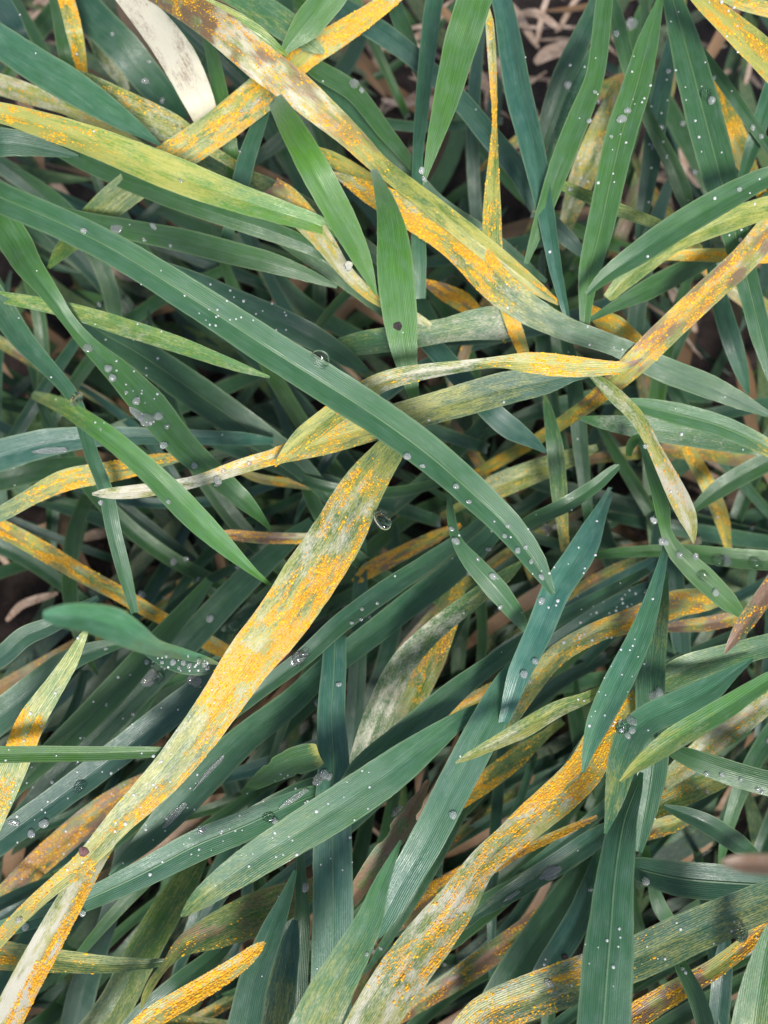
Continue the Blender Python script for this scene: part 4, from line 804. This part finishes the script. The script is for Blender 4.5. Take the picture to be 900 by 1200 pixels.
# ------------------------------------------------------------------ water drops
DROPS = '''376,420,14 448,611,13 88,466,12 103,408,7 127,432,6 132,443,6 160,470,6 172,492,11 186,488,7 148,460,3 196,500,4
192,522,6 118,503,2 255,563,6 228,546,5 197,588,4 118,589,4 292,543,4 262,552,4 254,568,4 97,353,5 72,380,5 78,388,4 116,357,4 181,345,4
411,527,6 477,535,6 495,546,4 534,570,5 549,588,4 408,312,7 502,137,6 494,200,5 497,210,4 415,98,7 424,106,4 466,68,3
740,28,9 722,40,5 781,33,9 783,84,4 828,110,8 834,118,6 797,128,6 800,145,4 775,150,4 766,172,5 814,202,4 836,92,4 882,150,4 892,160,4 866,222,4 690,142,4 697,108,3 716,160,3 665,100,6 700,118,4 668,222,4 795,238,4
728,140,7 735,130,5 757,523,4 640,620,9 650,617,6 595,616,4 591,628,4 606,645,5 616,641,4 634,676,5 622,658,4 578,675,6 572,644,4 560,655,3 529,620,4 534,634,6 549,672,4 586,711,4 634,704,6 627,775,5 614,790,6 620,798,4
766,610,5 776,634,6 780,636,5 796,650,6 824,674,9 838,694,6 842,657,9 851,656,8 885,660,9 815,652,5 765,816,8 773,812,7 728,852,10 740,845,8 740,856,6 735,862,5
350,772,11 357,765,8 397,802,4 442,707,3 423,726,3 433,723,3 412,730,3 424,714,3 404,711,4 372,824,6 373,913,8 380,907,7 386,910,5
327,1018,6 347,1006,4 358,1040,6 479,937,8 484,926,6 531,955,6 510,910,6 437,1114,4 446,1111,3 518,1137,4 521,1130,3 430,1118,3
283,845,6 287,838,4 94,922,9 52,965,7 37,977,6 20,994,4 16,964,7 22,1078,5 98,1087,3 97,1070,5 30,1086,6 236,973,7 315,958,8 322,962,5 228,797,10 275,735,12 246,725,6 186,795,9 193,700,3 203,658,6 218,655,4 175,795,13 166,697,6 125,826,3 232,679,4 258,616,5 278,665,4 124,760,3 156,837,3 232,775,5 215,777,4 203,776,5 172,776,4 190,776,3 222,780,4 240,780,4 210,783,3
137,268,8 98,270,5 180,265,5 169,281,3 200,288,3 212,212,3 170,95,5 175,72,3 132,40,3 68,186,5 190,118,4 303,117,3 281,178,2 283,130,3
828,1002,10 645,1022,12 757,1033,6 682,1122,5 692,1043,4 867,1092,12 643,1152,6 518,1200,3 800,1135,3 828,928,4 846,908,4 828,907,4 888,925,4 893,928,3 868,913,3 880,620,4 900,868,4 862,1094,8'''
HANG = {(376, 420), (448, 611), (88, 466), (502, 137), (494, 200), (497, 210), (477, 535), (495, 546), (534, 570), (549, 588), (411, 527), (479, 937), (531, 955), (327, 1018), (347, 1006), (358, 1040), (757, 523), (766, 610), (776, 634), (408, 312), (415, 98), (283, 845), (862, 1094), (560, 655), (529, 620)}
DR = random.Random(4)
def drop_mesh(kind, seed):
    """a bead of water: a full round bead or a flat spread one; unit radius, slightly irregular"""
    nlat, nlon = 12, 20; V = []; F = []
    R = random.Random(seed); ph = [R.uniform(0, 6.28) for _ in range(3)]
    hh = .62 if kind == 'round' else .26
    el = R.uniform(1.0, 1.25) if kind == 'round' else R.uniform(1.0, 1.3)
    V.append((0, 0, -hh * .55))
    for i in range(1, nlat):
        th = math.pi * i / nlat
        for j in range(nlon):
            a = j / nlon * 2 * math.pi; k = 1 + .06 * math.sin(2 * a + ph[0]) + .05 * math.sin(3 * a + ph[1])
            if kind != 'round': k += .07 * math.sin(5 * a + ph[2])
            z = -math.cos(th); V.append((math.sin(th) * math.cos(a) * k * el, math.sin(th) * math.sin(a) * k / el ** .5, hh * (z if z > 0 else z * .55)))
    V.append((0, 0, hh))
    for j in range(nlon):
        F.append((0, 1 + (j + 1) % nlon, 1 + j))
        for i in range(nlat - 2):
            a0 = 1 + i * nlon; F.append((a0 + j, a0 + (j + 1) % nlon, a0 + nlon + (j + 1) % nlon, a0 + nlon + j))
        a0 = 1 + (nlat - 2) * nlon; F.append((a0 + j, a0 + (j + 1) % nlon, len(V) - 1))
    me = bpy.data.meshes.new('water_drop'); me.from_pydata(V, [], F); me.materials.append(M_WATER)
    for p in me.polygons: p.use_smooth = True
    return me
DM = {('round', i): drop_mesh('round', i) for i in range(4)}
for i in range(4):
    m_ = DM[('round', i)].copy(); m_.name = 'small_water_drop'; m_.materials.clear(); m_.materials.append(M_BEAD); DM[('bead', i)] = m_
DM.update({('flat', i): drop_mesh('flat', 10 + i) for i in range(4)})
for i in range(4): DM[('flat', i)].materials.clear(); DM[('flat', i)].materials.append(M_FILM)
placed = []
for tok in DROPS.split():
    px, py, r = (float(v) for v in tok.split(','))
    h_ = hit(px, py)
    if not h_: continue
    if (int(px), int(py)) in HANG:
        best = h_
        for q in range(12):
            hq = hit(px + math.cos(q * .5236) * r * 1.15, py + math.sin(q * .5236) * r * 1.15)
            if hq and (hq[0] - CAM).length < (best[0] - CAM).length - .001: best = hq
        if best is not h_: h_ = (CAM + h_[3] * (best[0] - CAM).length, best[1], best[2], h_[3])
    loc, nor, li, d = h_; rad = r * .8 * depth(loc) / FPX
    kind = 'flat' if (r >= 7 and (px, py) not in ((376, 420), (448, 611), (88, 466)) and DR.random() < .55) else 'round'
    o = bpy.data.objects.new('water_drop', DM[('bead' if kind == 'round' and r < 8 else kind, DR.randrange(4))]); COL.objects.link(o)
    o.location = loc + nor * rad * (.16 if kind == 'round' else .06)
    rot = nor.to_track_quat('Z', 'Y').to_matrix().to_4x4() @ Matrix.Rotation(DR.uniform(0, 6.28), 4, 'Z')
    o.rotation_euler = rot.to_euler(); o.scale = (rad, rad, rad)
    placed.append((o, li, r, kind, px, py))
# spread films of water lying along the blades
FILMS = '245,905,60,7,-48 205,955,44,9,-50 345,935,40,9,-25 645,1023,34,10,-28 822,1003,36,12,0 600,1050,30,5,-28 350,772,30,14,-35 465,950,20,8,-60 60,528,40,9,-5 160,485,26,10,40'
FW = ['long', 'narrow', 'curled', 'wide', 'rounded', 'slim', 'short', 'small', 'flat pale', 'broken']; FI = 0
for tok in FILMS.split():
    px, py, ln, wd, an = (float(v) for v in tok.split(','))
    h_ = hit(px, py)
    if not h_: continue
    loc, nor, li, d = h_; mpp = depth(loc) / FPX; a = math.radians(an)
    tdir = at(px + math.cos(a) * 20, py + math.sin(a) * 20, loc.z * 1000) - at(px, py, loc.z * 1000)
    tdir = (tdir - nor * tdir.dot(nor)).normalized(); sdir = nor.cross(tdir)
    o = bpy.data.objects.new('water_film', DM[('flat', DR.randrange(4))]); COL.objects.link(o)
    R3 = Matrix((tdir, sdir, nor)).transposed().to_4x4()
    o.matrix_world = Matrix.Translation(loc + nor * .0001) @ R3 @ Matrix.Diagonal((ln / 2 * mpp / 1.3, wd / 2 * mpp, wd / 2 * mpp * .8, 1))
    lab = LEAVES[li]['label'] if li < N_TRACED else 'a ' + LEAVES[li]['label'].replace(' deep in the shade', '').replace(', narrow', '').replace(', broad', '')
    tag(o, f'{FW[FI % 10]} smear of water on {lab}', 'water film'); FI += 1
by = {}
for p in placed: by.setdefault((p[1], 'large' if p[2] >= 8 else 'small', p[3]), []).append(p)
for (li, size, kind), ps in by.items():
    lab = 'the ' + LEAVES[li]['label']
    if li >= N_TRACED: lab = 'a ' + LEAVES[li]['label'].replace(' deep in the shade', '').replace(', narrow', '').replace(', broad', '')
    nm = {'round': 'bead', 'flat': 'blob'}[kind]
    for o, *_ in ps:
        tag(o, f'{size} {nm} on {lab}', 'water drop', f'{size} {nm}s on {lab}' if len(ps) > 1 else None)

# fine dew: tiny beads nobody could count
def fine_dew():
    G = random.Random(9); C, Nn, Rr = [], [], []
    zones = [(720, 770, 45, 90, 70, 26), (330, 960, 110, 60, 60, 26), (250, 350, 90, 40, 45, 30), (60, 430, 60, 60, 12, 0), (700, 500, 200, 200, 30, 0), (450, 600, 450, 600, 60, 0), (150, 440, 40, 60, 25, 0), (620, 660, 90, 60, 30, 0), (830, 200, 60, 100, 25, 0), (100, 940, 90, 90, 35, 0), (760, 1120, 130, 40, 25, 0), (210, 778, 40, 10, 26, 0), (760, 120, 110, 120, 50, 0), (150, 900, 150, 120, 90, 0)]
    for cx, cy, sx, sy, q, _ in zones:
        for _i in range(q):
            h_ = hit(cx + G.uniform(-sx, sx), cy + G.uniform(-sy, sy))
            if h_ and h_[2] < N_TRACED: C.append(h_[0]); Nn.append(h_[1]); Rr.append(G.uniform(.7, 1.4 + 1.2 * G.random() ** 3) * depth(h_[0]) / FPX)
    src = DM[('round', 0)]; sv = np.array([v.co for v in src.vertices]); n = len(sv)
    V, F = [], []
    tris = [tuple(p.vertices) for p in src.polygons]
    for i, (c, nn, r) in enumerate(zip(C, Nn, Rr)):
        M = np.array(nn.to_track_quat('Z', 'Y').to_matrix()); V.append(sv @ M.T * r + np.array(c + nn * r * .15)); F += [tuple(x + i * n for x in t) for t in tris]
    me = bpy.data.meshes.new('fine_dew'); me.from_pydata(np.vstack(V).tolist(), [], F); me.materials.append(M_GLINT_DEW)
    me.polygons.foreach_set('use_smooth', np.ones(len(me.polygons), bool))
    o = bpy.data.objects.new('fine_dew', me); COL.objects.link(o); tag(o, 'fine dew specks sprinkled over the leaf blades', 'dew', kind='stuff')
fine_dew()
